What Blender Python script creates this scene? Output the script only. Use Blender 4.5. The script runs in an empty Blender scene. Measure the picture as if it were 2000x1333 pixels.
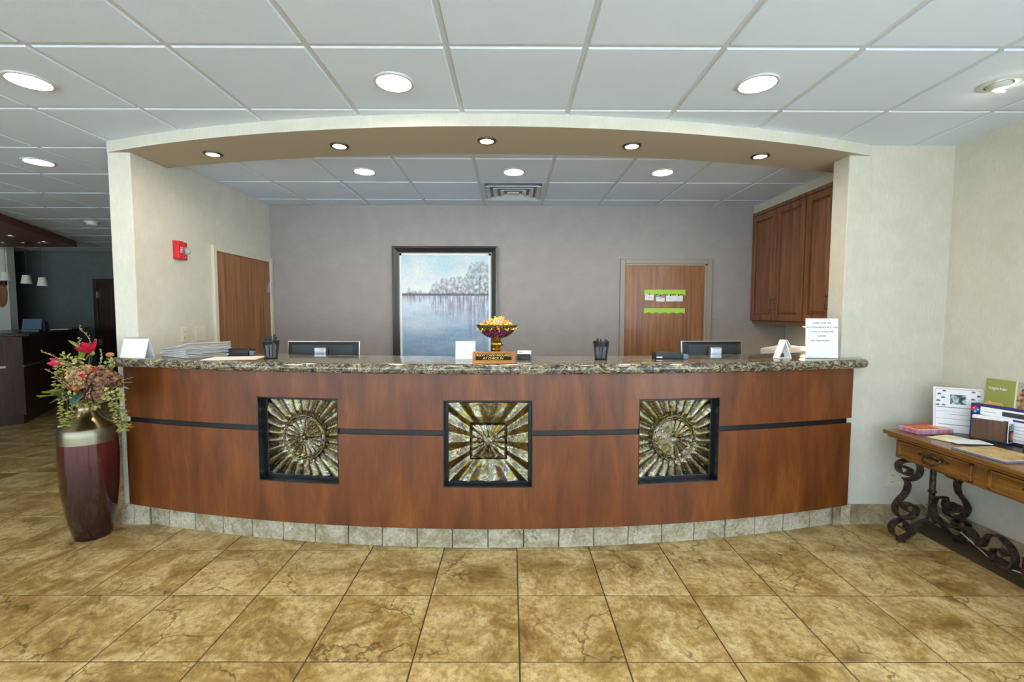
import bpy, bmesh, math, random
from mathutils import Vector, Matrix, noise
random.seed(7)
SC = bpy.context.scene
COL = SC.collection
PI = math.pi

# ------------------------------------------------------------------ camera
cam_d = bpy.data.cameras.new('camera')
cam_d.sensor_fit = 'HORIZONTAL'; cam_d.sensor_width = 36.0
cam_d.lens = 885.38 / 2000 * 36.0
cam_d.clip_start = 0.05; cam_d.clip_end = 200
cam = bpy.data.objects.new('camera', cam_d); COL.objects.link(cam)
yaw, pitch, roll = .0023, -.0594, .0025
_f = Vector((math.sin(yaw)*math.cos(pitch), math.cos(yaw)*math.cos(pitch), math.sin(pitch)))
_r = Vector((math.cos(yaw), -math.sin(yaw), 0)); _u = _r.cross(_f)
_R = math.cos(roll)*_r + math.sin(roll)*_u; _U = -math.sin(roll)*_r + math.cos(roll)*_u
cam.matrix_world = Matrix(((_R.x, _U.x, -_f.x, 0), (_R.y, _U.y, -_f.y, 0), (_R.z, _U.z, -_f.z, 1.505), (0, 0, 0, 1)))
SC.camera = cam

# ------------------------------------------------------------------ world, light, exposure
W = bpy.data.worlds.new('world'); SC.world = W; W.use_nodes = True
bg = W.node_tree.nodes['Background']
bg.inputs['Color'].default_value = (0.62, 0.82, 1.0, 1)
bg.inputs['Strength'].default_value = 5.0
sun_d = bpy.data.lights.new('sun', 'SUN'); sun_d.energy = 60.0; sun_d.angle = .01; sun_d.color = (.74, .88, 1.0)
sun = bpy.data.objects.new('sun', sun_d); COL.objects.link(sun); sun.rotation_euler = (-.42, .12, 0)   # high, from behind the building: falls on the pavement outside
LAMP_MAIN, LAMP_REAR, LAMP_SPOT = 95.0, 115.0, 260.0
vs = SC.view_settings
vs.view_transform = 'Standard'; vs.look = 'None'; vs.exposure = 0.08; vs.gamma = 1.0; vs.use_curve_mapping = False
SC.cycles.max_bounces = 10; SC.cycles.diffuse_bounces = 6; SC.cycles.glossy_bounces = 5
SC.cycles.sample_clamp_indirect = 6.0
SC.cycles.use_denoising = True
def portal(name, loc, rot, sx, sy):
    l = bpy.data.lights.new(name, 'AREA'); l.shape = 'RECTANGLE'; l.size = sx; l.size_y = sy
    l.cycles.is_portal = True
    o = bpy.data.objects.new(name, l); COL.objects.link(o); o.location = loc; o.rotation_euler = rot
    return o
portal('storefront_daylight', (-3.9, -3.45, 1.35), (-PI/2, 0, 0), 12.6, 2.3)
portal('side_window_daylight', (3.10, -1.2, 1.35), (0, PI/2, 0), 2.3, 4.0)

# ------------------------------------------------------------------ materials
def lin(c):
    return tuple(((x/12.92) if x <= .04045 else ((x+.055)/1.055)**2.4) for x in c)
def S(r, g, b): return lin((r/255, g/255, b/255))
class NT:
    def __init__(s, name, base=(.5, .5, .5), rough=.5, metal=0.0, spec=.5, coat=0.0):
        s.m = bpy.data.materials.new(name); s.m.use_nodes = True; s.t = s.m.node_tree
        s.b = s.t.nodes['Principled BSDF']
        s.b.inputs['Base Color'].default_value = (*base, 1); s.b.inputs['Roughness'].default_value = rough
        s.b.inputs['Metallic'].default_value = metal; s.b.inputs['Specular IOR Level'].default_value = spec
        s.b.inputs['Coat Weight'].default_value = coat; s.b.inputs['Coat Roughness'].default_value = .1
        s._c = None
    def n(s, typ, **k):
        o = s.t.nodes.new(typ)
        for a, v in k.items(): setattr(o, a, v)
        return o
    def l(s, a, b): s.t.links.new(a, b)
    def coord(s, scale=(1, 1, 1), rnd=False, rot=(0, 0, 0)):
        tc = s.n('ShaderNodeTexCoord'); mp = s.n('ShaderNodeMapping')
        mp.inputs['Scale'].default_value = scale; mp.inputs['Rotation'].default_value = rot
        s.l(tc.outputs['Object'], mp.inputs['Vector'])
        if rnd:
            oi = s.n('ShaderNodeObjectInfo'); mu = s.n('ShaderNodeMath', operation='MULTIPLY'); mu.inputs[1].default_value = 37.0
            s.l(oi.outputs['Random'], mu.inputs[0]); s.l(mu.outputs[0], mp.inputs['Location'])
        return mp.outputs['Vector']
    def noise(s, vec, scale, detail=4, rough=.5, dist=0.0):
        o = s.n('ShaderNodeTexNoise'); o.inputs['Scale'].default_value = scale; o.inputs['Detail'].default_value = detail
        o.inputs['Roughness'].default_value = rough; o.inputs['Distortion'].default_value = dist
        s.l(vec, o.inputs['Vector']); return o.outputs['Fac']
    def ramp(s, fac, stops, interp='LINEAR'):
        o = s.n('ShaderNodeValToRGB'); cr = o.color_ramp; cr.interpolation = interp
        while len(cr.elements) < len(stops): cr.elements.new(.5)
        for e, (p, c) in zip(cr.elements, stops): e.position = p; e.color = (*c, 1)
        s.l(fac, o.inputs['Fac']); return o.outputs['Color']
    def mix(s, fac, a, b, mode='MIX'):
        o = s.n('ShaderNodeMix', data_type='RGBA', blend_type=mode)
        for i, v in ((0, fac), (6, a), (7, b)):
            if isinstance(v, (int, float)): o.inputs[i].default_value = v
            elif isinstance(v, tuple): o.inputs[i].default_value = (*v, 1)
            else: s.l(v, o.inputs[i])
        return o.outputs[2]
    def math(s, op, a, b=0.0):
        o = s.n('ShaderNodeMath', operation=op)
        for i, v in ((0, a), (1, b)):
            if isinstance(v, (int, float)): o.inputs[i].default_value = v
            else: s.l(v, o.inputs[i])
        return o.outputs[0]
    def base(s, c): s.l(c, s.b.inputs['Base Color']); return s
    def rough(s, c): s.l(c, s.b.inputs['Roughness']); return s
    def bump(s, h, strength=.2, dist=.01):
        o = s.n('ShaderNodeBump'); o.inputs['Strength'].default_value = strength; o.inputs['Distance'].default_value = dist
        s.l(h, o.inputs['Height']); s.l(o.outputs['Normal'], s.b.inputs['Normal']); return s
M = {}
def plain(k, c, rough=.5, metal=0, spec=.5, coat=0): M[k] = NT(k, c, rough, metal, spec, coat).m
def emis(k, c, st):
    t = NT(k, c); t.b.inputs['Emission Color'].default_value = (*c, 1); t.b.inputs['Emission Strength'].default_value = st; M[k] = t.m

# ceiling
t = NT('ceiling_tile', S(222, 228, 238), .95, spec=.2); v = t.coord((1, 1, 1), True)
h = t.noise(v, 260, 3, .7); t.base(t.mix(t.noise(v, 2.0, 2), S(214, 226, 244), S(224, 235, 250))); t.bump(h, .35, .004); M['ctile'] = t.m
plain('cgrid', S(206, 211, 218), .45)
plain('cslab', S(190, 192, 194), .9)
# wallpapers
def paper(k, c1, c2, weave, bump=.12):
    t = NT(k, c1, .75, spec=.3); v = t.coord()
    big = t.noise(v, 6, 6, .65, .4)
    vv = t.coord(weave); fine = t.noise(vv, 9, 4, .7)
    c = t.mix(t.ramp(big, [(.35, (0, 0, 0)), (.68, (1, 1, 1))]), c1, c2)
    c = t.mix(t.math('MULTIPLY', t.ramp(fine, [(.3, (0, 0, 0)), (.7, (1, 1, 1))]), .55), c, tuple(x*.80 for x in c1))
    t.base(c); t.bump(fine, bump, .003); M[k] = t.m
paper('wall_cream', S(214, 210, 197), S(203, 199, 184), (9, 9, 2.4))
paper('wall_taupe', S(168, 160, 157), S(158, 150, 148), (1.2, 1.2, 42), .2)
paper('wall_grey', S(104, 108, 106), S(94, 98, 97), (1.2, 1.2, 30))
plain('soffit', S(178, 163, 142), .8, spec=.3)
plain('trim_taupe', S(157, 145, 130), .45)
plain('trim_cream', S(205, 200, 182), .45)
# woods
def wood(k, dark, mid, light, gs=(7, 7, .55), rough=.32, coat=.25, blot=.6, sc=3.0):
    t = NT(k, mid, rough, coat=coat); v = t.coord(gs); g = t.noise(v, sc, 8, .62, .35)
    vb = t.coord((1.2, 1.2, .5)); b = t.noise(vb, 2.6, 3, .5)
    vf = t.coord((60, 60, 2.0)); f = t.noise(vf, 5, 3, .6)
    c = t.ramp(g, [(.30, dark), (.5, mid), (.72, light)])
    c = t.mix(t.math('MULTIPLY', t.ramp(b, [(.32, (0, 0, 0)), (.7, (1, 1, 1))]), blot), c, t.mix(.5, dark, mid))
    c = t.mix(t.math('MULTIPLY', t.ramp(f, [(.35, (0, 0, 0)), (.62, (1, 1, 1))]), .35), c, dark)
    t.base(c); t.bump(f, .05, .001); M[k] = t.m
wood('wood_cherry', S(74, 36, 12), S(120, 63, 22), S(152, 88, 38), (4.2, 4.2, .8), .38, .05, .55, 2.0)
wood('wood_door', S(112, 70, 42), S(156, 104, 64), S(184, 130, 84), (9, 9, .5), .38, .15, .35)
wood('wood_cabinet', S(92, 54, 30), S(140, 88, 52), S(168, 112, 70), (8, 8, .5), .35, .2, .4)
wood('wood_table', S(84, 54, 20), S(138, 94, 40), S(172, 124, 62), (8, .6, 8), .34, .25, .4)
wood('wood_bar', S(46, 24, 18), S(74, 40, 30), S(96, 56, 42), (6, 6, .5), .4, .2, .4)
wood('wood_dark', S(36, 22, 14), S(62, 38, 24), S(84, 54, 34), (6, 6, .5), .4, .1, .4)
wood('wood_holder', S(62, 40, 24), S(96, 66, 42), S(124, 90, 60), (14, 14, .8), .5, 0, .3)
# granite
t = NT('granite', (.1, .1, .1), .12, coat=.3); v = t.coord((1, 1.6, 1.6), rot=(0, 0, .35))
a = t.noise(v, 15, 10, .75, 1.8); b = t.noise(v, 80, 6, .75); d = t.noise(v, 5.5, 4, .6, 1.0)
c = t.ramp(a, [(.33, S(20, 20, 22)), (.43, S(66, 63, 58)), (.51, S(128, 116, 90)), (.59, S(184, 174, 148)), (.70, S(116, 120, 124))])
c = t.mix(t.ramp(b, [(.40, (1, 1, 1)), (.50, (0, 0, 0))]), c, S(30, 30, 32))
c = t.mix(t.math('MULTIPLY', t.ramp(d, [(.50, (0, 0, 0)), (.66, (1, 1, 1))]), .55), c, S(38, 40, 46))
t.base(c); M['granite'] = t.m
t = NT('granite_dark', (.03, .03, .035), .25); v = t.coord(); t.base(t.ramp(t.noise(v, 70, 8, .7), [(.4, S(22, 20, 20)), (.62, S(78, 72, 66))])); M['granite_dark'] = t.m
# stone tiles
def stone(k, cs, rough, crack=.75, sc=1.0):
    t = NT(k, cs[1], rough, spec=.45); v = t.coord((sc, sc, sc), True)
    a = t.noise(v, 3.6, 10, .70, .6); b = t.noise(v, 30, 7, .72); d = t.noise(v, 130, 3, .7)
    c = t.ramp(a, [(.34, cs[0]), (.46, cs[1]), (.56, cs[2]), (.68, cs[3])])
    c = t.mix(t.math('MULTIPLY', t.ramp(b, [(.40, (1, 1, 1)), (.56, (0, 0, 0))]), .55), c, cs[0])
    c = t.mix(t.math('MULTIPLY', t.ramp(d, [(.34, (1, 1, 1)), (.42, (0, 0, 0))]), .5), c, tuple(x*.6 for x in cs[0]))
    wv = t.n('ShaderNodeVectorMath', operation='ADD'); ns = t.n('ShaderNodeTexNoise'); ns.inputs['Scale'].default_value = 7; ns.inputs['Detail'].default_value = 5
    t.l(v, ns.inputs['Vector']); ms = t.n('ShaderNodeVectorMath', operation='SCALE'); ms.inputs['Scale'].default_value = .22
    t.l(ns.outputs['Color'], ms.inputs[0]); t.l(v, wv.inputs[0]); t.l(ms.outputs[0], wv.inputs[1])
    vo = t.n('ShaderNodeTexVoronoi', feature='DISTANCE_TO_EDGE'); vo.inputs['Scale'].default_value = 2.5; t.l(wv.outputs[0], vo.inputs['Vector'])
    msk = t.ramp(t.noise(v, 2.7, 2), [(.47, (0, 0, 0)), (.55, (1, 1, 1))])
    ck = t.math('MULTIPLY', t.ramp(vo.outputs['Distance'], [(.0, (1, 1, 1)), (.016, (0, 0, 0))]), t.math('MULTIPLY', msk, crack))
    c = t.mix(ck, c, tuple(x*.35 for x in cs[0]))
    t.base(c); t.bump(b, .12, .002); M[k] = t.m
stone('floor_tile', [S(126, 95, 46), S(176, 146, 88), S(209, 183, 127), S(224, 202, 152)], .34)
stone('base_tile', [S(132, 116, 86), S(174, 162, 134), S(196, 187, 164), S(206, 199, 180)], .5, sc=1.7)
stone('base_tile_tan', [S(120, 102, 74), S(154, 136, 106), S(176, 160, 132), S(190, 176, 150)], .5)
plain('grout', S(84, 68, 44), .9)
plain('grout_base', S(74, 66, 58), .9)
# metals, plastics, papers
plain('black_satin', S(24, 26, 30), .3)
plain('black_plastic', S(24, 25, 28), .38)
plain('black_gloss', S(14, 14, 16), .15)
plain('grey_plastic', S(108, 116, 128), .45)
plain('silver', S(198, 200, 204), .3, .9)
plain('chrome', S(215, 215, 218), .12, 1)
plain('bronze_dark', S(86, 76, 64), .35, .8)
plain('soffit_brown', S(120, 74, 58), .5)
plain('gold_letter', S(226, 192, 110), .4)
plain('nickel', S(126, 116, 104), .28, .95)
plain('gold', S(198, 160, 66), .22, 1)
plain('copper', S(196, 130, 84), .32, .85)
plain('white_trim', S(196, 197, 196), .4)
plain('white_paper', S(240, 242, 246), .8)
plain('white_plastic', S(232, 234, 236), .4)
plain('ivory_plastic', S(214, 208, 184), .4)
plain('pink_paper', S(238, 226, 220), .8)
plain('cream_paper', S(232, 224, 176), .7)
plain('tan_paper', S(212, 186, 136), .35)
plain('slate_edge', S(112, 116, 134), .5)
plain('news_paper', S(200, 190, 168), .85)
plain('news_white', S(188, 194, 206), .8)
plain('ink', S(60, 60, 66), .8)
plain('ink_faint', S(176, 178, 182), .8)
plain('red_enamel', S(196, 24, 38), .28)
plain('lettering_white', S(236, 230, 232), .5)
plain('lime_paper', S(170, 214, 74), .7)
plain('teal', S(90, 180, 196), .6)
plain('magenta', S(214, 90, 170), .6)
plain('shade', S(220, 218, 204), .7)
plain('screen_blue', S(86, 106, 128), .35)
plain('bronze', S(150, 136, 104), .28, 1)
plain('soil', S(50, 38, 26), .9)
plain('dark_void', S(20, 18, 17), .8)
plain('concrete', S(150, 148, 142), .9)
emis('lamp_main', (1.0, .88, .70), LAMP_MAIN)
emis('lamp_rear', (1.0, .90, .74), LAMP_REAR)
emis('lamp_spot', (1.0, .88, .68), LAMP_SPOT)
emis('lamp_puck', (1.0, .76, .42), 420.0)
t = NT('pewter', S(150, 142, 120), .34, 1); v = t.coord((1, 1, 60)); t.base(t.mix(t.noise(v, 8, 3), S(126, 118, 96), S(150, 142, 120))); M['pewter'] = t.m
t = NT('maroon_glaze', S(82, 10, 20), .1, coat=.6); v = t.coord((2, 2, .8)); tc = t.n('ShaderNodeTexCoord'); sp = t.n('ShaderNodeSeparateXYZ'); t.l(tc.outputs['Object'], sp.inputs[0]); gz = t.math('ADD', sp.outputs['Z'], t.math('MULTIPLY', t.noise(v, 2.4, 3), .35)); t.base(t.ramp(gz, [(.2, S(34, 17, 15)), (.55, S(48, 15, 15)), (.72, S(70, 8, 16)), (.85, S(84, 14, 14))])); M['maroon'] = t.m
t = NT('iron', S(62, 50, 44), .42, .6); v = t.coord(); t.base(t.ramp(t.noise(v, 40, 4), [(.35, S(44, 34, 30)), (.65, S(92, 76, 66))])); M['iron'] = t.m
t = NT('news_edge', S(150, 150, 148), .9); v = t.coord((3, 3, 260)); t.base(t.ramp(t.noise(v, 6, 3, .7), [(.35, S(96, 100, 110)), (.5, S(176, 178, 182)), (.65, S(214, 206, 184))])); M['news_edge'] = t.m
# iridescent pressed glass / metal relief
def irid(k, sc, dist):
    t = NT(k, (.5, .5, .4), .17, 1.0, coat=.1); v = t.coord()
    a = t.noise(v, sc, 8, .75, dist); b = t.noise(v, sc*4.5, 6, .8); d = t.noise(v, sc*.45, 3)
    c = t.ramp(a, [(.30, S(64, 36, 20)), (.39, S(160, 112, 28)), (.45, S(128, 136, 66)), (.50, S(92, 68, 122)), (.55, S(196, 186, 140)), (.60, S(110, 140, 116)), (.65, S(190, 98, 28)), (.74, S(84, 60, 104))])
    c = t.mix(t.math('MULTIPLY', t.ramp(b, [(.40, (1, 1, 1)), (.52, (0, 0, 0))]), .5), c, S(62, 50, 38))
    c = t.mix(t.math('MULTIPLY', t.ramp(d, [(.4, (0, 0, 0)), (.65, (1, 1, 1))]), .4), c, S(104, 98, 44))
    t.base(c); t.bump(a, .35, .008); M[k] = t.m
irid('irid_fine', 20, 1.8); irid('irid_bold', 8, 2.4)
# glass-like
t = NT('acrylic', (1, 1, 1), .04); t.b.inputs['Transmission Weight'].default_value = 1.0; t.b.inputs['IOR'].default_value = 1.2; M['acrylic'] = t.m
t = NT('strobe', S(226, 232, 232), .12); t.b.inputs['Transmission Weight'].default_value = .55; M['strobe'] = t.m
t = NT('mesh_wire', S(34, 38, 46), .35, .4); t.b.inputs['Alpha'].default_value = .62; M['mesh_wire'] = t.m
t = NT('amethyst_glass', S(120, 24, 74), .15, .25, coat=.5); v = t.coord(); vo = t.n('ShaderNodeTexVoronoi'); vo.inputs['Scale'].default_value = 150; t.l(v, vo.inputs['Vector'])
t.base(t.ramp(vo.outputs['Distance'], [(.1, S(206, 150, 176)), (.3, S(134, 30, 84)), (.7, S(60, 12, 44))])); t.bump(vo.outputs['Distance'], .6, .004); M['amethyst'] = t.m
t = NT('beaded_gold', S(190, 170, 90), .3, .8); v = t.coord(); vo = t.n('ShaderNodeTexVoronoi'); vo.inputs['Scale'].default_value = 110; t.l(v, vo.inputs['Vector'])
t.base(t.ramp(vo.outputs['Distance'], [(.15, S(222, 204, 120)), (.45, S(126, 110, 70)), (.8, S(70, 64, 50))])); t.bump(vo.outputs['Distance'], .8, .004); M['beaded'] = t.m
# vertex colour (prints and the painting)
t = NT('print', (1, 1, 1), .55, spec=.3); at = t.n('ShaderNodeAttribute'); at.attribute_name = 'Col'; t.base(at.outputs['Color']); M['print'] = t.m
t = NT('oil_paint', (1, 1, 1), .5, spec=.3); at = t.n('ShaderNodeAttribute'); at.attribute_name = 'Col'; t.base(at.outputs['Color']); v = t.coord((1, 1, 1)); t.bump(t.noise(v, 90, 4, .7), .25, .003); M['oil'] = t.m
# plants
def leafm(k, a, b, sc=30, rough=.5):
    t = NT(k, a, rough); v = t.coord(); t.base(t.mix(t.ramp(t.noise(v, sc, 3), [(.38, (0, 0, 0)), (.62, (1, 1, 1))]), a, b)); M[k] = t.m
leafm('petal_red', S(196, 14, 60), S(150, 8, 42)); leafm('hop_green', S(190, 188, 112), S(116, 120, 58), 45)
leafm('hydrangea_brown', S(150, 108, 76), S(80, 52, 42), 40); leafm('hydrangea_olive', S(186, 160, 104), S(132, 92, 62), 40)
leafm('leaf_yellow', S(158, 160, 30), S(104, 120, 34), 25); leafm('leaf_dark', S(58, 92, 80), S(36, 62, 54), 25)
leafm('leaf_pale', S(160, 172, 130), S(110, 130, 90), 25); leafm('twig_tan', S(168, 142, 96), S(120, 92, 58), 60)
leafm('berry_orange', S(206, 130, 78), S(160, 90, 60), 40)

# ------------------------------------------------------------------ mesh helpers
class MB:
    def __init__(s): s.v = []; s.f = []; s.mi = []; s.cur = 0
    def add(s, vs, fs):
        o = len(s.v); s.v += [tuple(p) for p in vs]
        for f in fs: s.f.append(tuple(i+o for i in f)); s.mi.append(s.cur)
        return s
    def box(s, x0, x1, y0, y1, z0, z1, mtx=None):
        vs = [Vector((x, y, z)) for z in (z0, z1) for y in (y0, y1) for x in (x0, x1)]
        if mtx is not None: vs = [mtx @ p for p in vs]
        return s.add(vs, [(0, 2, 3, 1), (4, 5, 7, 6), (0, 1, 5, 4), (2, 6, 7, 3), (0, 4, 6, 2), (1, 3, 7, 5)])
    def prism(s, poly, z0, z1, mtx=None):
        n = len(poly); vs = [Vector((x, y, z0)) for x, y in poly] + [Vector((x, y, z1)) for x, y in poly]
        if mtx is not None: vs = [mtx @ p for p in vs]
        return s.add(vs, [tuple(reversed(range(n))), tuple(range(n, 2*n))] + [(i, (i+1) % n, n+(i+1) % n, n+i) for i in range(n)])
    def lathe(s, prof, n=32, c=(0, 0, 0), mtx=None):
        vs = []; fs = []
        for r, z in prof:
            for k in range(n):
                a = 2*PI*k/n; p = Vector((c[0]+r*math.cos(a), c[1]+r*math.sin(a), c[2]+z)); vs.append(mtx @ p if mtx is not None else p)
        for i in range(len(prof)-1):
            for k in range(n): fs.append((i*n+k, i*n+(k+1) % n, (i+1)*n+(k+1) % n, (i+1)*n+k))
        if prof[0][0] > 1e-6: fs.append(tuple(reversed(range(n))))
        if prof[-1][0] > 1e-6: fs.append(tuple(range((len(prof)-1)*n, len(prof)*n)))
        return s.add(vs, fs)
    def tube(s, path, r, n=8, caps=True):
        P = [Vector(p) for p in path]; rs = r if isinstance(r, (list, tuple)) else [r]*len(P); vs = []; fs = []
        up = Vector((0, 0, 1))
        for i, p in enumerate(P):
            d = (P[min(i+1, len(P)-1)]-P[max(i-1, 0)]).normalized()
            a = d.cross(up)
            if a.length < 1e-3: a = d.cross(Vector((1, 0, 0)))
            a.normalize(); b = a.cross(d)
            for k in range(n):
                t = 2*PI*k/n; vs.append(p+(a*math.cos(t)+b*math.sin(t))*rs[i])
        for i in range(len(P)-1):
            for k in range(n): fs.append((i*n+k, (i+1)*n+k, (i+1)*n+(k+1) % n, i*n+(k+1) % n))
        if caps: fs += [tuple(range(n)), tuple(reversed(range((len(P)-1)*n, len(P)*n)))]
        return s.add(vs, fs)
    def ribbon(s, path, wd, w, th):
        P = [Vector(p) for p in path]; wd = Vector(wd).normalized(); vs = []; fs = []
        for i, p in enumerate(P):
            d = (P[min(i+1, len(P)-1)]-P[max(i-1, 0)]).normalized(); nn = d.cross(wd).normalized()
            for a, b in ((-1, -1), (1, -1), (1, 1), (-1, 1)): vs.append(p+wd*(a*w/2)+nn*(b*th/2))
        for i in range(len(P)-1):
            for k in range(4): fs.append((i*4+k, i*4+(k+1) % 4, (i+1)*4+(k+1) % 4, (i+1)*4+k))
        fs += [(3, 2, 1, 0), tuple((len(P)-1)*4+k for k in range(4))]
        return s.add(vs, fs)
    def ell(s, c, r, n=10, m=6, mtx=None):
        prof = [(max(1e-7, math.sin(PI*i/m)), -math.cos(PI*i/m)) for i in range(m+1)]
        q = Matrix.Translation(c) @ (mtx if mtx is not None else Matrix()) @ Matrix.Diagonal((*r, 1))
        return s.lathe(prof, n, mtx=q)
    def mesh(s, name, mats, smooth=None):
        me = bpy.data.meshes.new(name); me.from_pydata(s.v, [], s.f)
        for m in mats: me.materials.append(M[m] if isinstance(m, str) else m)
        for p, i in zip(me.polygons, s.mi): p.material_index = i
        bm = bmesh.new(); bm.from_mesh(me); bmesh.ops.recalc_face_normals(bm, faces=bm.faces); bm.to_mesh(me); bm.free()
        if smooth is not None:
            me.polygons.foreach_set('use_smooth', [True]*len(me.polygons)); me.set_sharp_from_angle(angle=math.radians(smooth))
        me.update(); return me
    def build(s, name, mats, parent=None, smooth=None, bevel=0, world=False, loc=None, rot=None):
        if not isinstance(mats, (list, tuple)): mats = [mats]
        if world and parent is not None:
            L = parent.location; s.v = [(x-L.x, y-L.y, z-L.z) for x, y, z in s.v]
        o = bpy.data.objects.new(name, s.mesh(name, mats, smooth)); COL.objects.link(o)
        if parent is not None: o.parent = parent
        if loc: o.location = loc
        if rot: o.rotation_euler = rot
        if bevel:
            b = o.modifiers.new('bevel', 'BEVEL'); b.width = bevel; b.segments = 2; b.limit_method = 'ANGLE'; b.angle_limit = .6
        return o
def tag(o, label, cat, group=None):
    o['label'] = label; o['category'] = cat
    if group: o['group'] = group
    return o
def struct(o, label=None):
    o['kind'] = 'structure'
    if label: o['label'] = label
    return o
def thing(name, label, cat, loc=(0, 0, 0), rz=0, group=None):
    o = bpy.data.objects.new(name, None); COL.objects.link(o); o.location = loc; o.rotation_euler = (0, 0, rz); o.empty_display_size = .1
    return tag(o, label, cat, group)
def inst(o, name, parent=None, loc=None, rot=None, scale=None):
    c = o.copy(); c.name = name; COL.objects.link(c)
    if parent is not None: c.parent = parent
    if loc is not None: c.location = loc
    if rot is not None: c.rotation_euler = rot
    if scale is not None: c.scale = scale
    return c
def mobj(name, me, parent=None, loc=(0, 0, 0), rot=(0, 0, 0), scale=None):
    o = bpy.data.objects.new(name, me); COL.objects.link(o); o.location = loc; o.rotation_euler = rot
    if scale is not None: o.scale = scale
    if parent is not None: o.parent = parent
    return o
def text(body, size, mat, parent, loc, rot, name='lettering', align='CENTER', shear=0, ext=.0004, sx=1.0):
    cu = bpy.data.curves.new(name, 'FONT'); cu.body = body; cu.size = size; cu.align_x = align; cu.align_y = 'CENTER'
    cu.shear = shear; cu.extrude = ext; cu.resolution_u = 3
    o = bpy.data.objects.new(name, cu); COL.objects.link(o)
    dg = bpy.context.evaluated_depsgraph_get(); me = bpy.data.meshes.new_from_object(o.evaluated_get(dg))
    bpy.data.objects.remove(o); me.materials.clear(); me.materials.append(M[mat])
    return mobj(name, me, parent, loc, rot, (sx, 1, 1))
def paint(name, w, h, nx, ny, fn, parent, loc=(0, 0, 0), rot=(0, 0, 0), th=.002, mat='print', back='white_paper'):
    """upright printed sheet in local x (width) and z (height), front to -y, base line at z=0, centred in x; fn(u,v)->sRGB 0..255"""
    b = MB()
    vs = [(-w/2+w*i/nx, 0, h*j/ny) for j in range(ny+1) for i in range(nx+1)]
    b.add(vs, [(j*(nx+1)+i, j*(nx+1)+i+1, (j+1)*(nx+1)+i+1, (j+1)*(nx+1)+i) for j in range(ny) for i in range(nx)])
    nf = len(vs); b.cur = 1; b.box(-w/2, w/2, .0002, th, 0, h)
    me = bpy.data.meshes.new(name); me.from_pydata(b.v, [], b.f); me.materials.append(M[mat]); me.materials.append(M[back])
    for p, i in zip(me.polygons, b.mi): p.material_index = i
    ca = me.color_attributes.new('Col', 'FLOAT_COLOR', 'POINT'); buf = []
    for k in range(len(b.v)):
        if k < nf:
            j, i = divmod(k, nx+1); c = S(*fn(i/nx, j/ny))
        else: c = (1, 1, 1)
        buf += [c[0], c[1], c[2], 1]
    ca.data.foreach_set('color', buf); me.update()
    return mobj(name, me, parent, loc, rot)
def mixc(a, b, t): t = max(0, min(1, t)); return tuple(x+(y-x)*t for x, y in zip(a, b))
def nz(x, y, z=0): return noise.noise(Vector((x, y, z)))
def fb(x, y, z=0, o=4): return noise.fractal(Vector((x, y, z)), 1.0, 2.0, o)

# ================================================================== STRUCTURE
HC = 2.68; T = .6096; XG = -.2863; YG = 2.0478; YR = 4.0863
FCX, FCY, FR = -.168, 10.312, 7.602         # fascia arc
def fasc(x): return FCY-math.sqrt(FR*FR-(x-FCX)**2)
def sofr(x): return 12.33-math.sqrt(9.16**2-(x+.168)**2)   # rear edge of the dropped soffit

fl = MB().box(-11.1, 3.2, -3.6, 8.8, -.12, -.004).build('floor', 'grout'); struct(fl, 'tan stone tile floor with thin dark grout')
FT, FX, FY = .4652, .0408, 2.809
g = .0036
def ftile_mesh(n, sx, sy):
    b = MB(); hx, hy = sx/2-g, sy/2-g; c = .0018
    v = [(-hx, -hy, -.008), (hx, -hy, -.008), (hx, hy, -.008), (-hx, hy, -.008), (-hx, -hy, -c), (hx, -hy, -c), (hx, hy, -c), (-hx, hy, -c),
         (-hx+c, -hy+c, 0), (hx-c, -hy+c, 0), (hx-c, hy-c, 0), (-hx+c, hy-c, 0)]
    b.add(v, [(0, 1, 5, 4), (1, 2, 6, 5), (2, 3, 7, 6), (3, 0, 4, 7), (4, 5, 9, 8), (5, 6, 10, 9), (6, 7, 11, 10), (7, 4, 8, 11), (8, 9, 10, 11)])
    return b.mesh(n, ['floor_tile'])
tm = ftile_mesh('tile', FT, FT); rest = MB()
ntile = 0
for r in range(-14, 13):
    for m in range(-24, 8):
        xc, yc = FX+(m+.5)*FT, FY+(r-.5)*FT
        if xc < -10.9 or xc > 3.05 or yc > 8.6: continue
        if xc > -2.6 and yc > 3.6: continue
        q = xc/max(yc, .3)
        if yc > .95 and -1.42 < q < 1.35 and ntile < 300 and not (yc > 3.7 and q > -.72):
            mobj('tile', tm, fl, (xc, yc, 0), (0, 0, random.choice((0, PI/2, PI, -PI/2)))); ntile += 1
        else:
            rest.box(xc-FT/2+g, xc+FT/2-g, yc-FT/2+g, yc+FT/2-g, -.008, 0)
o = rest.build('tile_field', 'floor_tile', fl); o['kind'] = 'stuff'

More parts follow.
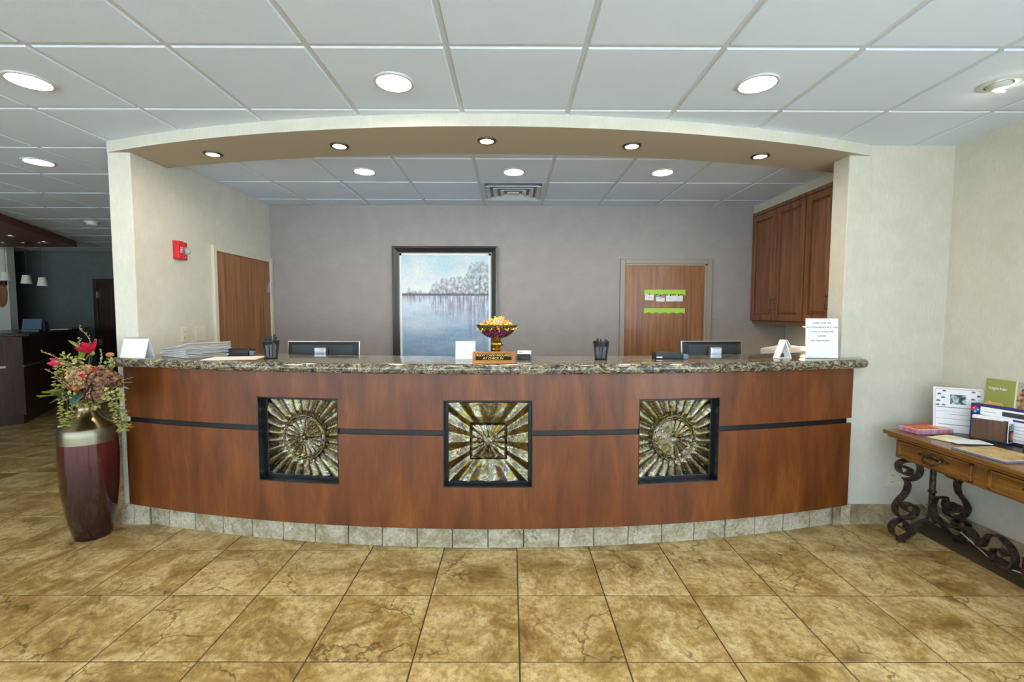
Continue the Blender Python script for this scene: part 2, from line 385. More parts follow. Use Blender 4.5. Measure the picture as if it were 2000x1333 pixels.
ce = MB().box(-11.1, 3.2, -3.6, 8.8, HC, HC+.1).build('ceiling', 'cslab'); struct(ce, 'pale grey lay-in tile ceiling')
def ctile(b, x0, x1, y0, y1):
    c = .007; z0, z1 = HC-.011, HC-.0005
    b.add([(x0, y0, z1), (x1, y0, z1), (x1, y1, z1), (x0, y1, z1), (x0+c, y0+c, z0), (x1-c, y0+c, z0), (x1-c, y1-c, z0), (x0+c, y1-c, z0)],
          [(0, 1, 5, 4), (1, 2, 6, 5), (2, 3, 7, 6), (3, 0, 4, 7), (4, 7, 6, 5)])
    return b
hg = .0105; b = MB(); ctile(b, -T/2+hg, T/2-hg, -T/2+hg, T/2-hg); b.v = [(x, y, z-HC) for x, y, z in b.v]
cm = b.mesh('ceiling_tile', ['ctile']); crest = MB(); nct = 0
for j in range(-9, 11):
    for i in range(-18, 6):
        x0, y0 = XG+i*T, YG+j*T; x1, y1 = x0+T, y0+T; xc, yc = (x0+x1)/2, (y0+y1)/2
        if x1 < -11 or x0 > 3.05: continue
        X0, X1, Y0, Y1 = x0, x1, y0, y1
        if y1 > 3.15 and x1 > -2.755 and xc < -2.6:
            X1 = min(X1, -2.72)
        elif x0 > -2.755 or xc > -2.6:
            lim = (fasc(max(-2.7, min(2.45, xc))) if xc < 2.49 else 3.19)+.1
            if y0 > lim-.1: continue
            Y1 = min(Y1, lim+.05)
        if X1-X0 < .03: continue
        full = (X0, X1, Y0, Y1) == (x0, x1, y0, y1)
        q = xc/max(yc, .3); seen = yc > 1.2 and -1.4 < q < 1.45 and not (yc > 4.2 and q > -.75)
        if seen and nct < 290:
            nct += 1
            if full: mobj('ceiling_tile', cm, ce, (xc, yc, HC))
            else:
                b = MB(); ctile(b, X0+hg, X1-hg, Y0+hg, Y1-hg); b.build('ceiling_tile', 'ctile', ce)
        else: ctile(crest, X0+hg, X1-hg, Y0+hg, Y1-hg)
for k in range(-2, 2):
    for i in range(-4, 5):
        x0, y0 = XG+i*T, YR+k*T; x1, y1 = x0+T, y0+T; xc = (x0+x1)/2
        X0, X1, Y1 = max(x0, -2.62), min(x1, 2.63), min(y1, 4.96); Y0 = max(y0, sofr(max(-2.55, min(2.3, xc)))-.12)
        if X1-X0 < .04 or Y1-Y0 < .04: continue
        if i == 0 and k == 0: continue        # air diffuser sits in this cell
        if (X0, X1, Y0, Y1) == (x0, x1, y0, y1): mobj('ceiling_tile', cm, ce, (xc, (y0+y1)/2, HC))
        else:
            b = MB(); ctile(b, X0+hg, X1-hg, Y0+hg, Y1-hg); b.build('ceiling_tile', 'ctile', ce)
o = crest.build('ceiling_tile_field', 'ctile', ce); o['kind'] = 'stuff'
b = MB(); w = .012; zg = HC-.0045
for i in range(-18, 7):
    x = XG+i*T
    if -11 < x < 3.05:
        y1 = 8.66 if x < -2.75 else ((fasc(min(2.49, x)) if x < 2.49 else 3.19)+.06)
        b.box(x-w, x+w, -3.5, y1, zg, HC)
        if -2.6 < x < 2.6: b.box(x-w, x+w, sofr(max(-2.55, min(2.3, x)))-.1, 4.95, zg, HC)
for j in range(-9, 12):
    y = YG+j*T; z = zg+.0004
    if y < 2.69: b.box(-11, 3.06, y-w, y+w, z, HC)
    else:
        b.box(-11, -2.755, y-w, y+w, z, HC)
        if y < 3.19:
            dx = math.sqrt(FR**2-(FCY-y)**2); b.box(-2.755, FCX-dx+.05, y-w, y+w, z, HC); b.box(FCX+dx-.05, 3.06, y-w, y+w, z, HC)
for k in range(0, 2): b.box(-2.6, 2.62, YR+k*T-w, YR+k*T+w, zg+.0004, HC)
b.build('ceiling_grid', 'cgrid', ce)

struct(MB().box(-2.755, 3.12, 4.95, 5.05, 0, HC+.02).build('wall_back', 'wall_taupe'), 'grey taupe woven wallpaper wall behind the counter')
pts = [(-2.755, 3.164), (-2.6, 3.164), (-2.6, 5.0), (-2.755, 5.0)]
struct(MB().prism(pts, 0, HC+.02).build('wall_inner_left', 'wall_cream', bevel=.006), 'cream wallpapered partition left of the counter')
struct(MB().box(3.0, 3.12, 3.30, 5.0, 0, HC+.02).build('wall_inner_right', 'wall_cream'), 'cream wall under the wall cabinets')
pts = [(2.32, 3.172), (2.50, 3.19), (3.2, 3.19), (3.2, 3.33), (2.32, 3.33)]
struct(MB().prism(pts, 0, HC+.02).build('wall_front_right', 'wall_cream', bevel=.006), 'cream wallpapered wall right of the counter')
b = MB(); b.box(3.06, 3.18, .8, 3.25, 0, HC+.02); b.box(3.06, 3.18, -3.6, .8, 0, .2); b.box(3.06, 3.18, -3.6, .8, 2.5, HC+.02); b.box(3.06, 3.18, -3.6, -3.2, .2, 2.5); b.box(3.08, 3.14, -1.25, -1.15, .2, 2.5)
struct(b.build('wall_right', 'wall_cream'), 'cream wallpapered right wall')
b = MB(); b.box(-11.1, 3.18, -3.6, -3.5, 0, .2); b.box(-11.1, 3.18, -3.6, -3.5, 2.5, HC+.02)
for x in (-11.1, -8.2, -5.4, -2.6, .2, 2.6): b.box(x, x+.16 if x < 2.5 else 3.18, -3.6, -3.5, .2, 2.5)
struct(b.build('wall_front', 'wall_cream'), 'window wall of the lobby')
struct(MB().box(-11.1, 3.18, 8.68, 8.78, 0, HC+.02).build('wall_far', 'wall_grey'), 'dark grey far wall of the bar area')
struct(MB().box(-11.1, -11.0, -3.5, 8.7, 0, HC+.02).build('wall_left', 'wall_grey'), 'far left wall')
struct(MB().box(-11.0, -8.80, 8.0, 8.12, 0, HC+.01).build('wall_far_left', 'wall_cream'), 'pale wall end behind the bar')
struct(MB().box(-2.70, -2.62, 5.0, 8.7, 0, HC+.02).build('wall_corridor', 'wall_grey'), 'wall behind the partition')
MB().box(-40, 40, -60, -3.65, -.2, -.1).build('floor_outside', 'concrete'); struct(bpy.data.objects['floor_outside'], 'paved ground outside the windows')
o = MB().box(3.3, 40, -3.65, 60, -.2, -.1).build('floor_outside', 'concrete'); struct(o, 'paved ground outside the side window')

# dropped curved soffit with fascia
n = 60; front = [(-2.755+(2.46+2.755)*k/n, fasc(-2.755+(2.46+2.755)*k/n)) for k in range(n+1)]
back = [(2.60-(2.60+2.62)*k/n, sofr(2.60-(2.60+2.62)*k/n)) for k in range(n+1)]
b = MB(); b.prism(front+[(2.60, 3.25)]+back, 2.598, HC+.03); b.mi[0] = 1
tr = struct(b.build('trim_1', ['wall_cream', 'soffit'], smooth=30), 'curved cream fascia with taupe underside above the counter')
# bulkhead above the wall cabinets
struct(MB().box(2.61, 3.02, 3.32, 4.96, 2.585, HC+.01).build('trim_2', 'trim_cream'), 'cream bulkhead above the wall cabinets')
# brown soffit over the bar
b = MB(); b.prism([(-7.05, 7.45), (-11.0, 7.45), (-11.0, 4.3), (-5.42, 4.3), (-5.98, 5.40)], 2.575, HC+.005)
struct(b.build('trim_3', 'soffit_brown'), 'dark reddish wood soffit hanging over the bar')

# baseboards of tile
bb = struct(MB().box(2.40, 3.06, 3.186, 3.192, 0, .14).build('baseboard_front', 'grout_base'), 'stone tile baseboard right of the counter')
for x0, x1 in ((2.40, 2.433), (2.436, 2.88), (2.883, 3.045)): MB().box(x0, x1, 3.176, 3.188, 0, .143).build('tile', 'base_tile_tan', bb, bevel=.0015)
bb = struct(MB().box(3.055, 3.062, .85, 3.18, 0, .14).build('baseboard_right', 'grout_base'), 'stone tile baseboard along the right wall')
for k in range(5):
    y1 = 3.175-k*.455; MB().box(3.045, 3.058, max(.85, y1-.452), y1, 0, .143).build('tile', 'base_tile_tan', bb, bevel=.0015)

# doors
d1 = bpy.data.objects.new('door_1', None); COL.objects.link(d1); d1.location = (-2.6, 4.45, 0); struct(d1, 'flush brown wooden door with cream frame in the left partition')
b = MB(); b.box(0, .03, -.49, -.445, 0, 2.10); b.box(0, .03, .445, .49, 0, 2.10); b.box(0, .03, -.445, .445, 2.05, 2.10); b.build('door_frame', 'trim_cream', d1, bevel=.004)
MB().box(-.01, .012, -.443, .443, .005, 2.048).build('door_leaf', 'wood_door', d1)
for z in (1.78, 1.05, .3): MB().box(.012, .034, .425, .455, z-.055, z+.055).build('hinge', 'silver', d1, bevel=.003)
d2 = bpy.data.objects.new('door_2', None); COL.objects.link(d2); d2.location = (1.675, 4.95, 0); struct(d2, 'flush brown wooden door with taupe frame in the back wall')
b = MB(); b.box(-.495, -.445, -.035, 0, 0, 2.10); b.box(.445, .495, -.035, 0, 0, 2.10); b.box(-.445, .445, -.035, 0, 2.05, 2.10); b.build('door_frame', 'trim_taupe', d2, bevel=.004)
b = MB(); b.box(.420, .445, -.028, 0, 0, 2.05); b.box(-.445, .445, -.028, 0, 2.03, 2.05); b.build('door_stop', 'trim_taupe', d2, bevel=.003)
MB().box(-.443, .42, -.012, .01, .005, 2.03).build('door_leaf', 'wood_door', d2)
d3 = bpy.data.objects.new('door_3', None); COL.objects.link(d3); d3.location = (-7.40, 8.68, 0); struct(d3, 'dark wooden door in the far grey wall')
b = MB(); b.box(-.52, -.45, -.04, 0, 0, 2.15); b.box(.45, .52, -.04, 0, 0, 2.15); b.box(-.45, .45, -.04, 0, 2.08, 2.15); b.build('door_frame', 'wood_dark', d3, bevel=.004)
MB().box(-.45, .45, -.015, .005, .005, 2.08).build('door_leaf', 'wood_dark', d3)
for z in (1.85, .95): MB().box(-.455, -.425, -.045, -.015, z-.06, z+.06).build('hinge', 'silver', d3)

# ================================================================== CEILING FITTINGS
def downlight(x, y, z, r, label, group, lens, trim='white_trim', k=.82):
    t = thing('recessed_downlight', label, 'ceiling light', (x, y, z), 0, group)
    b = MB(); b.lathe([(r, 0), (r, -.004), (r*.97, -.008), (r*(k+.04), -.009), (r*k, -.004), (r*k, 0)], 40); b.build('trim_ring', trim, t, 40)
    b = MB(); b.lathe([(.0001, -.007), (r*.45, -.0065), (r*(k-.07), -.005), (r*k, -.002)], 40); b.build('lens', lens, t, 60)
    return t
zt = HC-.011
for i, j, lab in ((-4, 0, 'lit recessed downlight in main ceiling at the top left edge'), (-1, 0, 'large lit recessed downlight in main ceiling left of centre'),
                  (2, 0, 'large lit recessed downlight in main ceiling right of centre'), (-6, 2, 'lit recessed downlight in left ceiling beside the column top')):
    downlight(XG+(i+.5)*T, YG+(j+.5)*T, zt, .10, lab, 'large downlights in the main ceiling', 'lamp_main')
for i, j in ((-7, -2), (-4, -3), (-1, -3), (2, -3), (-4, -6), (-1, -6), (2, -6)):  # unseen downlights added behind the camera for fill, continuing the ceiling grid spacing
    downlight(XG+(i+.5)*T, YG+(j+.5)*T, zt, .10, 'added fill downlight, unseen in the lobby ceiling behind the viewer', 'added fill downlights behind the viewer', 'lamp_main')
for i, lab in ((-2, 'lit downlight behind the soffit, left of the air vent'), (0, 'lit downlight behind the soffit, in front of the air vent'), (2, 'lit downlight behind the soffit, right of the air vent')):
    downlight(XG+(i+.5)*T, YR-.5*T, zt, .092, lab, 'downlights in the ceiling behind the counter', 'lamp_rear')
nth = ('leftmost', 'second from the left', 'middle', 'second from the right', 'rightmost')
for k, (x, y) in enumerate(((-2.047, 3.184), (-1.12, 3.025), (-.155, 2.929), (.781, 3.008), (1.714, 3.189))):
    downlight(x, y, 2.598, .060, 'small dark-ringed spotlight in curved soffit, %s of five' % nth[k], 'spotlights in the curved soffit', 'lamp_spot', 'bronze_dark', .66)
# swivelling wall washer at the top right
t = thing('eyeball_spotlight', 'small white swivel spotlight in ceiling at the top right', 'ceiling light', (XG+4.5*T, YG+.5*T, zt))
MB().lathe([(.085, 0), (.085, -.004), (.078, -.007), (.055, -.006), (.055, 0)], 36).build('trim_ring', 'white_trim', t, 40)
MB().ell((0, 0, 0), (.05, .05, .03), 24, 12).build('eyeball', 'white_trim', t, 60)
q = Matrix.Translation((.012, .012, -.024)) @ Matrix.Rotation(.6, 4, 'X')
MB().lathe([(.0001, -.006), (.026, -.006), (.028, 0)], 24, mtx=q).build('lens', 'lamp_main', t, 60)
# air diffuser
t = thing('air_vent', 'square white four-way ceiling air vent behind the soffit', 'vent', (XG+.5*T, YR+.5*T, HC))
def ringsq(b, ro, zo, ri, zi):
    v = []
    for r, z in ((ro, zo), (ri, zi), (ri, zi+.004), (ro, zo+.004)): v += [(-r, -r, z), (r, -r, z), (r, r, z), (-r, r, z)]
    f = []
    for a in range(4):
        for k in range(4):
            c = (a+1) % 4; f.append((a*4+k, a*4+(k+1) % 4, c*4+(k+1) % 4, c*4+k))
    b.add(v, f)
b = MB(); ringsq(b, .295, -.008, .26, -.008); b.build('frame', 'cgrid', t)
MB().box(-.27, .27, -.27, .27, -.003, -.0005).build('throat', 'grey_plastic', t)
for ro in (.250, .185, .120):
    b = MB(); ringsq(b, ro, -.034, ro-.034, -.010); b.build('louvre', 'cgrid', t)
b = MB(); b.box(-.055, .055, -.055, .055, -.034, -.026); b.build('centre_plate', 'cgrid', t, bevel=.006)
# smoke detector
t = thing('smoke_detector', 'white round smoke detector on ceiling left of the column', 'smoke detector', (-5.34, 5.87, HC-.011))
MB().lathe([(.075, 0), (.075, -.012), (.07, -.018)], 28).build('base', 'white_trim', t, 40)
MB().lathe([(.06, -.018), (.056, -.036), (.045, -.046), (.02, -.05), (.0001, -.05)], 28).build('cap', 'white_plastic', t, 40)
MB().box(-.05, .05, -.004, .004, -.034, -.028).build('slot', 'ink', t)

# ================================================================== RECEPTION COUNTER
CX, CY = -.145, 11.75
RP, RB, RG = 8.965, 8.915, 9.045
def ph(x, R=RP): return math.asin((x-CX)/R)
def onarc(p, R): return (CX+R*math.sin(p), CY-R*math.cos(p))
counter = thing('reception_counter', 'long bowed cherry wood reception counter with three inset relief panels', 'reception counter', (CX, 2.9, 0))
XL, XR = -2.715, 2.405
OPEN = [(-1.645, -1.095), (-.421, .136), (.814, 1.360)]; OZ0, OZ1 = .415, .967
def slab(name, z0, z1, mat, xa=XL, xb=XR, R=RP, th=.02, holes=True, bev=.0025):
    P = sorted(set([ph(xa)+(ph(xb)-ph(xa))*k/72 for k in range(73)]+([ph(x) for o in OPEN for x in o] if holes else [])))
    Z = sorted(set([z0, z1]+([z for z in (OZ0, OZ1) if z0 < z < z1] if holes else [])))
    bm = bmesh.new(); g = {}
    for i, p in enumerate(P):
        for j, z in enumerate(Z):
            x, y = onarc(p, R); g[i, j] = bm.verts.new((x-counter.location.x, y-counter.location.y, z))
    for i in range(len(P)-1):
        for j in range(len(Z)-1):
            pm = (P[i]+P[i+1])/2; zm = (Z[j]+Z[j+1])/2
            if holes and OZ0 < zm < OZ1 and any(ph(a) < pm < ph(c) for a, c in OPEN): continue
            bm.faces.new((g[i, j], g[i+1, j], g[i+1, j+1], g[i, j+1]))
    for v in [v for v in bm.verts if not v.link_faces]: bm.verts.remove(v)
    me = bpy.data.meshes.new(name); bm.to_mesh(me); bm.free(); me.materials.append(M[mat])
    o = mobj(name, me, counter); s = o.modifiers.new('solid', 'SOLIDIFY'); s.thickness = th; s.offset = -1
    if bev:
        v = o.modifiers.new('bevel', 'BEVEL'); v.width = bev; v.segments = 2; v.limit_method = 'ANGLE'; v.angle_limit = .6
    return o
slab('lower_panel', .147, .744, 'wood_cherry')
slab('upper_panel', .779, 1.1375, 'wood_cherry')
for xa_, xb_ in ((XL+.03, OPEN[0][0]+.002), (OPEN[0][1]-.002, OPEN[1][0]+.002), (OPEN[1][1]-.002, OPEN[2][0]+.002), (OPEN[2][1]-.002, XR-.03)):
    slab('reveal_strip', .735, .79, 'black_satin', xa_, xb_, RP-.012, .008, False, 0)
slab('counter_carcass', .0, 1.136, 'dark_void', XL+.01, 2.28, RP-.125, .12, False, 0)
slab('plinth_backing', 0, .15, 'grout_base', -2.74, 2.42, RB-.012, .01, False, 0)
# plinth tiles
pit = .229/RB; zt0 = .149
pj = [k*pit for k in range(-11, 11)]
pj = [ph(-2.765, RB), ph(-2.60, RB)]+[p for p in pj if ph(-2.58, RB) < p < ph(2.3, RB)]+[ph(2.305, RB), ph(2.405, RB)]
for a, c in zip(pj[:-1], pj[1:]):
    b = MB(); e = .003/RB; ps = [a+e+(c-a-2*e)*k/4 for k in range(5)]
    poly = [onarc(p, RB) for p in ps]+[onarc(p, RB-.011) for p in reversed(ps)]
    mx, my = onarc((a+c)/2, RB)
    b.prism([(x-mx, y-my) for x, y in poly], 0, zt0)
    b.build('plinth_tile', 'base_tile', counter, bevel=.0012, loc=(mx-counter.location.x, my-counter.location.y, 0))
for x0_, x1_, y_ in ((-2.765, -2.678, 3.164), (-2.675, -2.57, 3.164), (2.312, 2.366, 3.174), (2.369, 2.438, 3.182)):
    b = MB(); b.box(x0_, x1_, y_-.014, y_-.0005, 0, zt0); b.build('plinth_tile', 'base_tile', counter, bevel=.0012, world=True)
# recessed frames and relief panels
def relief(kind):
    n = 84; s = .252; b = MB(); vs = []
    for j in range(n+1):
        for i in range(n+1):
            x, z = -s+2*s*i/n, -s+2*s*j/n; h = 0
            if kind == 'square':
                m = max(abs(x), abs(z)); a = math.atan2(z, x)
                if m > .112:
                    t = z/abs(x) if abs(x) >= abs(z) else x/abs(z)
                    f = abs(((t+1)*2.0) % 1.0-.5)*2
                    h = .006+.018*(m-.112)/.14+.022*f*min(1, (m-.1)/.06)
                    if m < .118: h = .002
                elif m > .104: h = .018
                else:
                    f = abs((a/(2*PI)*16) % 1.0-.5)*2; h = .004+.018*(1-m/.104)+.010*f*min(1, m/.05)
            else:
                r = math.hypot(x, z); a = math.atan2(z, x)
                if r > .152: h = .004+.020*abs(math.sin(a*13))**.8*min(1, (r-.152)/.03)
                elif r > .140: h = .020
                elif r > .133: h = .010
                elif r > .122: h = .016
                else:
                    f = abs(math.sin(a*(10 if kind == 'wheel' else 9)))
                    if kind == 'shell' and x < -.01: f = .3+.4*abs(nz(x*40, z*40))
                    h = .003+.010*f*min(1, r/.03)
                    if kind == 'wheel' and r < .018: h = .012+math.sqrt(max(0, .018**2-r*r))
            vs.append((x, -h, z))
    b.add(vs, [(j*(n+1)+i, j*(n+1)+i+1, (j+1)*(n+1)+i+1, (j+1)*(n+1)+i) for j in range(n) for i in range(n)])
    b.box(-s, s, .0, .01, -s, s)
    return b
for (xa, xb), kind, lab in zip(OPEN, ('wheel', 'square', 'shell'), ('sunburst relief with spoked round centre and knob', 'faceted relief with square pyramid centre', 'sunburst relief with half-shell round centre')):
    pm = (ph(xa)+ph(xb))/2; hw = (ph(xb)-ph(xa))*RP/2; hz = (OZ1-OZ0)/2; x, y = onarc(pm, RP)
    L = (x-counter.location.x, y-counter.location.y, (OZ0+OZ1)/2)
    b = MB(); d0, d1 = .004, .105; tk = .006
    b.box(-hw-.001, -hw+tk, d0, d1, -hz, hz); b.box(hw-tk, hw+.001, d0, d1, -hz, hz); b.box(-hw, hw, d0, d1, -hz-.001, -hz+tk); b.box(-hw, hw, d0, d1, hz-tk, hz+.001)
    bo = .026
    b.box(-hw, -hw+bo, .068, .085, -hz, hz); b.box(hw-bo, hw, .068, .085, -hz, hz); b.box(-hw, hw, .068, .085, -hz, -hz+bo); b.box(-hw, hw, .068, .085, hz-bo, hz)
    b.box(-hw, hw, .100, .106, -hz, hz)
    fr = b.build('recess_frame', 'black_satin', counter, bevel=.003, loc=L, rot=(0, 0, pm))
    o = relief(kind).build('relief_panel', 'irid_bold' if kind == 'square' else 'irid_fine', fr, 32, loc=(0, .092, 0))
    o['label'] = 'iridescent '+lab
# granite top
b = MB(); prof = []
ZT, ZB = 1.202, 1.138; rr = (ZT-ZB)/2
for k in range(13):
    a = -PI/2+PI*k/12; prof.append((-rr+rr*math.cos(a), (ZT+ZB)/2+rr*math.sin(a)))
prof = [(-.55, ZB)]+prof+[(-.55, ZT)]
pa, pb = ph(-2.735, RG), ph(2.50, RG); N = 110; vs = []
for k in range(N+1):
    p = pa+(pb-pa)*(1-(1-k/N)**1.35)
    dist = (pb-p)*RG; cut = 0.0; sq = 1.0
    if dist < .075: t_ = 1-dist/.075; cut = .075*(1-math.sqrt(max(0, 1-t_*t_))); sq = 1.0-.5*max(0, (t_-.8)/.2)
    for d, z in prof:
        R = RG+d-(cut if d > -.3 else 0); zz = (ZT+ZB)/2+(z-(ZT+ZB)/2)*(sq if d > -.3 else 1)
        x, y = onarc(p, R); vs.append((x, y, zz))
m = len(prof); fs = [(i*m+j, (i+1)*m+j, (i+1)*m+(j+1) % m, i*m+(j+1) % m) for i in range(N) for j in range(m)]
fs += [tuple(range(m)), tuple(reversed(range(N*m, (N+1)*m)))]
b.add(vs, fs); tag(b.build('granite_countertop', 'granite', None, 35), 'curved gold and black granite slab with bullnose edge on the reception counter', 'countertop')
# staff desk behind the counter and credenza below the cabinets
desk = thing('staff_desk', 'lower work desk hidden behind the counter', 'desk', (0, 3.65, 0))
MB().box(-2.3, 2.25, -.22, .30, .76, .80).build('desk_top', 'wood_dark', desk, bevel=.003)
for x in (-2.28, -.75, .75, 2.2): MB().box(x-.015, x+.015, -.2, .28, 0, .76).build('desk_support', 'wood_dark', desk)
cr = thing('credenza', 'low dark cabinet below the wall cabinets', 'cabinet', (2.62, 4.15, 0))
MB().box(-.30, .375, -.78, .78, 0, .98).build('body', 'wood_cabinet', cr, bevel=.004)
MB().box(-.32, .375, -.79, .79, .98, 1.02).build('top', 'granite_dark', cr, bevel=.006)

# wall cabinets
def wall_cabinet(y0, y1, label):
    t = thing('wall_cabinet', label, 'cabinet', (2.61, (y0+y1)/2, 1.44), 0, 'wooden wall cabinets'); h = (y1-y0)/2
    MB().box(.012, .385, -h+.001, h-.001, 0, 1.14).build('carcass', 'wood_cabinet', t)
    MB().box(-.012, .385, -h+.002, h-.002, 1.11, 1.145).build('cornice', 'wood_cabinet', t, bevel=.006)
    MB().box(.02, .385, -h+.002, h-.002, -.03, 0).build('light_rail', 'wood_cabinet', t, bevel=.004)
    for s in (-1, 1):
        a, c = (-h+.008, -.003) if s < 0 else (.003, h-.008)
        b = MB(); st = .058; x0, x1 = -.010, .010; z0, z1 = .008, 1.105
        b.box(x0, x1, a, a+st, z0, z1); b.box(x0, x1, c-st, c, z0, z1); b.box(x0, x1, a+st, c-st, z0, z0+st); b.box(x0, x1, a+st, c-st, z1-st, z1)
        d = b.build('door', 'wood_cabinet', t, bevel=.003)
        b = MB(); ia, ic, iz0, iz1 = a+st, c-st, z0+st, z1-st; q = .03
        b.add([(.006, ia, iz0), (.006, ic, iz0), (.006, ic, iz1), (.006, ia, iz1), (-.006, ia+q, iz0+q), (-.006, ic-q, iz0+q), (-.006, ic-q, iz1-q), (-.006, ia+q, iz1-q)],
              [(0, 1, 5, 4), (1, 2, 6, 5), (2, 3, 7, 6), (3, 0, 4, 7), (4, 5, 6, 7)])
        b.build('raised_panel', 'wood_cabinet', d)
        yy = -.035 if s < 0 else .035
        MB().tube([(-.010, yy, .11), (-.030, yy, .115), (-.036, yy, .15), (-.036, yy, .18), (-.030, yy, .215), (-.010, yy, .22)], .0045, 8).build('handle', 'nickel', d, 60)
    return t
wall_cabinet(4.06, 4.945, 'raised-panel brown wall cabinet with two doors in the back corner')
wall_cabinet(3.335, 4.055, 'raised-panel brown wall cabinet partly hidden by the right jamb')
t = thing('puck_light', 'small warm light under the wall cabinet', 'light', (2.74, 4.20, 1.408))
MB().lathe([(.035, 0), (.035, -.010), (.028, -.012)], 24).build('housing', 'nickel', t, 40); MB().lathe([(.0001, -.0135), (.028, -.013)], 24).build('lens', 'lamp_puck', t)

# ================================================================== PAINTING
pt = thing('framed_painting', 'large framed painting of misty lake with bare trees on back wall', 'painting', (-.7125, 4.95, .82))
W_, H_ = 1.133, 1.41
def frame_side(b, L, rot, off):
    q = Matrix.Translation(off) @ Matrix.Rotation(rot, 4, 'Y'); pr = [(0, 0), (0, -.045), (.02, -.05), (.062, -.022), (.075, -.022), (.075, 0)]
    v = [];
    for s in (-1, 1):
        for d, y in pr: v.append(q @ Vector((s*(L/2-d), y, d)))
    k = len(pr); b.add(v, [tuple(range(k)), tuple(reversed(range(k, 2*k)))]+[(i, (i+1) % k, k+(i+1) % k, k+i) for i in range(k)])
b = MB(); frame_side(b, W_, 0, (0, 0, 0)); frame_side(b, W_, PI, (0, 0, H_)); frame_side(b, H_, PI/2, (-W_/2, 0, H_/2)); frame_side(b, H_, -PI/2, (W_/2, 0, H_/2))
plain('frame_pewter', S(92, 88, 86), .3, .75)
b.build('frame', 'frame_pewter', pt)
iw, ih = W_-.15, H_-.15
b = MB()
for x0, x1, z0, z1 in ((-iw/2, -iw/2+.022, .075, .075+ih), (iw/2-.022, iw/2, .075, .075+ih), (-iw/2, iw/2, .075, .097), (-iw/2, iw/2, .053+ih, .075+ih)): b.box(x0, x1, -.020, -.004, z0, z1)
b.build('liner', 'white_paper', pt)
def lake(u, v):
    # v=0 bottom; horizon at .645 of the canvas
    hz = .645; k = 5*u
    n1 = fb(u*3, v*4, 1.3); n2 = fb(u*40, v*60, 5)
    if v >= hz:
        s = (v-hz)/(1-hz); c = mixc((236, 238, 236), (176, 206, 224), s*.8+n1*.5); c = mixc(c, (238, 236, 224), max(0, .55*fb(u*4+7, v*3, 2)+.15))
    else:
        s = (hz-v)/hz; c = mixc((214, 222, 234), (112, 152, 190), s*1.1-.1+.30*fb(u*2.2, v*9, 3)); c = mixc(c, (206, 190, 198), max(0, .7*fb(u*3+3, v*6, 9)-.05)*(1-s*.6))
        c = mixc(c, (178, 200, 214), max(0, fb(u*6, v*40, 4))*.45)
    top = .035+.05*u+.30*max(0, u-.25)**1.1+.05*math.sin(u*17)*u+.045*fb(u*9, 0, 2)+.02*fb(u*40, .5, 1)
    if v >= hz:
        d = (v-hz)/max(.02, top)
        if d < 1.05:
            tr = fb(u*34, v*34, 8)+.55*fb(u*95, v*80, 3); br = 1 if abs(fb(u*28+2.5*(v-hz)*math.sin(u*60), v*2.5, 6)) < .045 else 0
            a = max(0, min(1, .62+tr*.8))*(1-.5*d)+.35*br*(1-d*.5); c = mixc(c, (104, 106, 122), min(1, a)*.85)
        if v-hz < .022: c = mixc(c, (92, 88, 110), .75)
    else:
        d = (hz-v)/max(.03, top*1.25)
        if d < 1.25:
            st = fb(u*46, v*5, 11)+.5*fb(u*120, v*14, 4); a = max(0, min(1, .5+st*.95))*max(0, 1-d*.72); c = mixc(c, (106, 102, 126), a*.85)
    return tuple(max(0, min(255, x+n2*9)) for x in c)
paint('canvas', iw-.04, ih-.04, 150, 190, lake, pt, (0, -.012, .095), th=.006, mat='oil')

# ================================================================== THINGS ON THE WALLS
# fire alarm on the left partition (faces +x)
t = thing('fire_alarm', 'red fire alarm with clear strobe on the left partition', 'fire alarm', (-2.6, 3.59, 1.995), PI/2)
# local frame: x along +Y world, -y towards the room (+X world)
MB().box(-.068, .068, -.014, 0, -.072, .072).build('backplate', 'red_enamel', t, bevel=.005)
b = MB(); b.prism([(-.066, -.012), (-.060, -.040), (-.030, -.050), (.000, -.040), (.012, -.026), (.062, -.022), (.066, -.012)], -.068, .068); b.build('housing', 'red_enamel', t, 30, bevel=.003)
MB().ell((.036, -.034, -.002), (.026, .026, .030), 14, 8).build('strobe', 'strobe', t, 40)
MB().box(.020, .052, -.030, -.022, -.034, .030).build('strobe_seat', 'silver', t, bevel=.003)
MB().lathe([(.004, 0), (.004, .006)], 10, mtx=Matrix.Translation((.034, -.022, -.048)) @ Matrix.Rotation(PI/2, 4, 'X')).build('indicator', 'lettering_white', t)
text('FIRE', .026, 'lettering_white', t, (-.040, -.0505, 0), (PI/2, -PI/2, -.32))
# plates on left partition
t = thing('wall_outlet', 'ivory power outlet on the left partition behind the newspapers', 'outlet', (-2.6, 3.605, 1.335), PI/2)
MB().box(-.036, .036, -.006, 0, -.058, .058).build('plate', 'ivory_plastic', t, bevel=.002)
for z in (-.024, .024):
    f = MB().box(-.016, .016, -.008, -.005, z-.014, z+.014).build('socket', 'ivory_plastic', t, bevel=.002)
    for x in (-.006, .006): MB().box(x-.0015, x+.0015, -.0086, -.0078, z-.005, z+.006).build('slot', 'ink', f)
t = thing('blank_wall_plate', 'plain ivory blank plate beside the left door frame', 'wall plate', (-2.6, 3.795, 1.335), PI/2)
MB().box(-.058, .058, -.006, 0, -.060, .060).build('plate', 'ivory_plastic', t, bevel=.002)
for x in (-.023, .023):
    for z in (-.045, .045): MB().lathe([(.003, 0), (.003, .001)], 8, mtx=Matrix.Translation((x, -.006, z)) @ Matrix.Rotation(PI/2, 4, 'X')).build('screw', 'ivory_plastic', t)
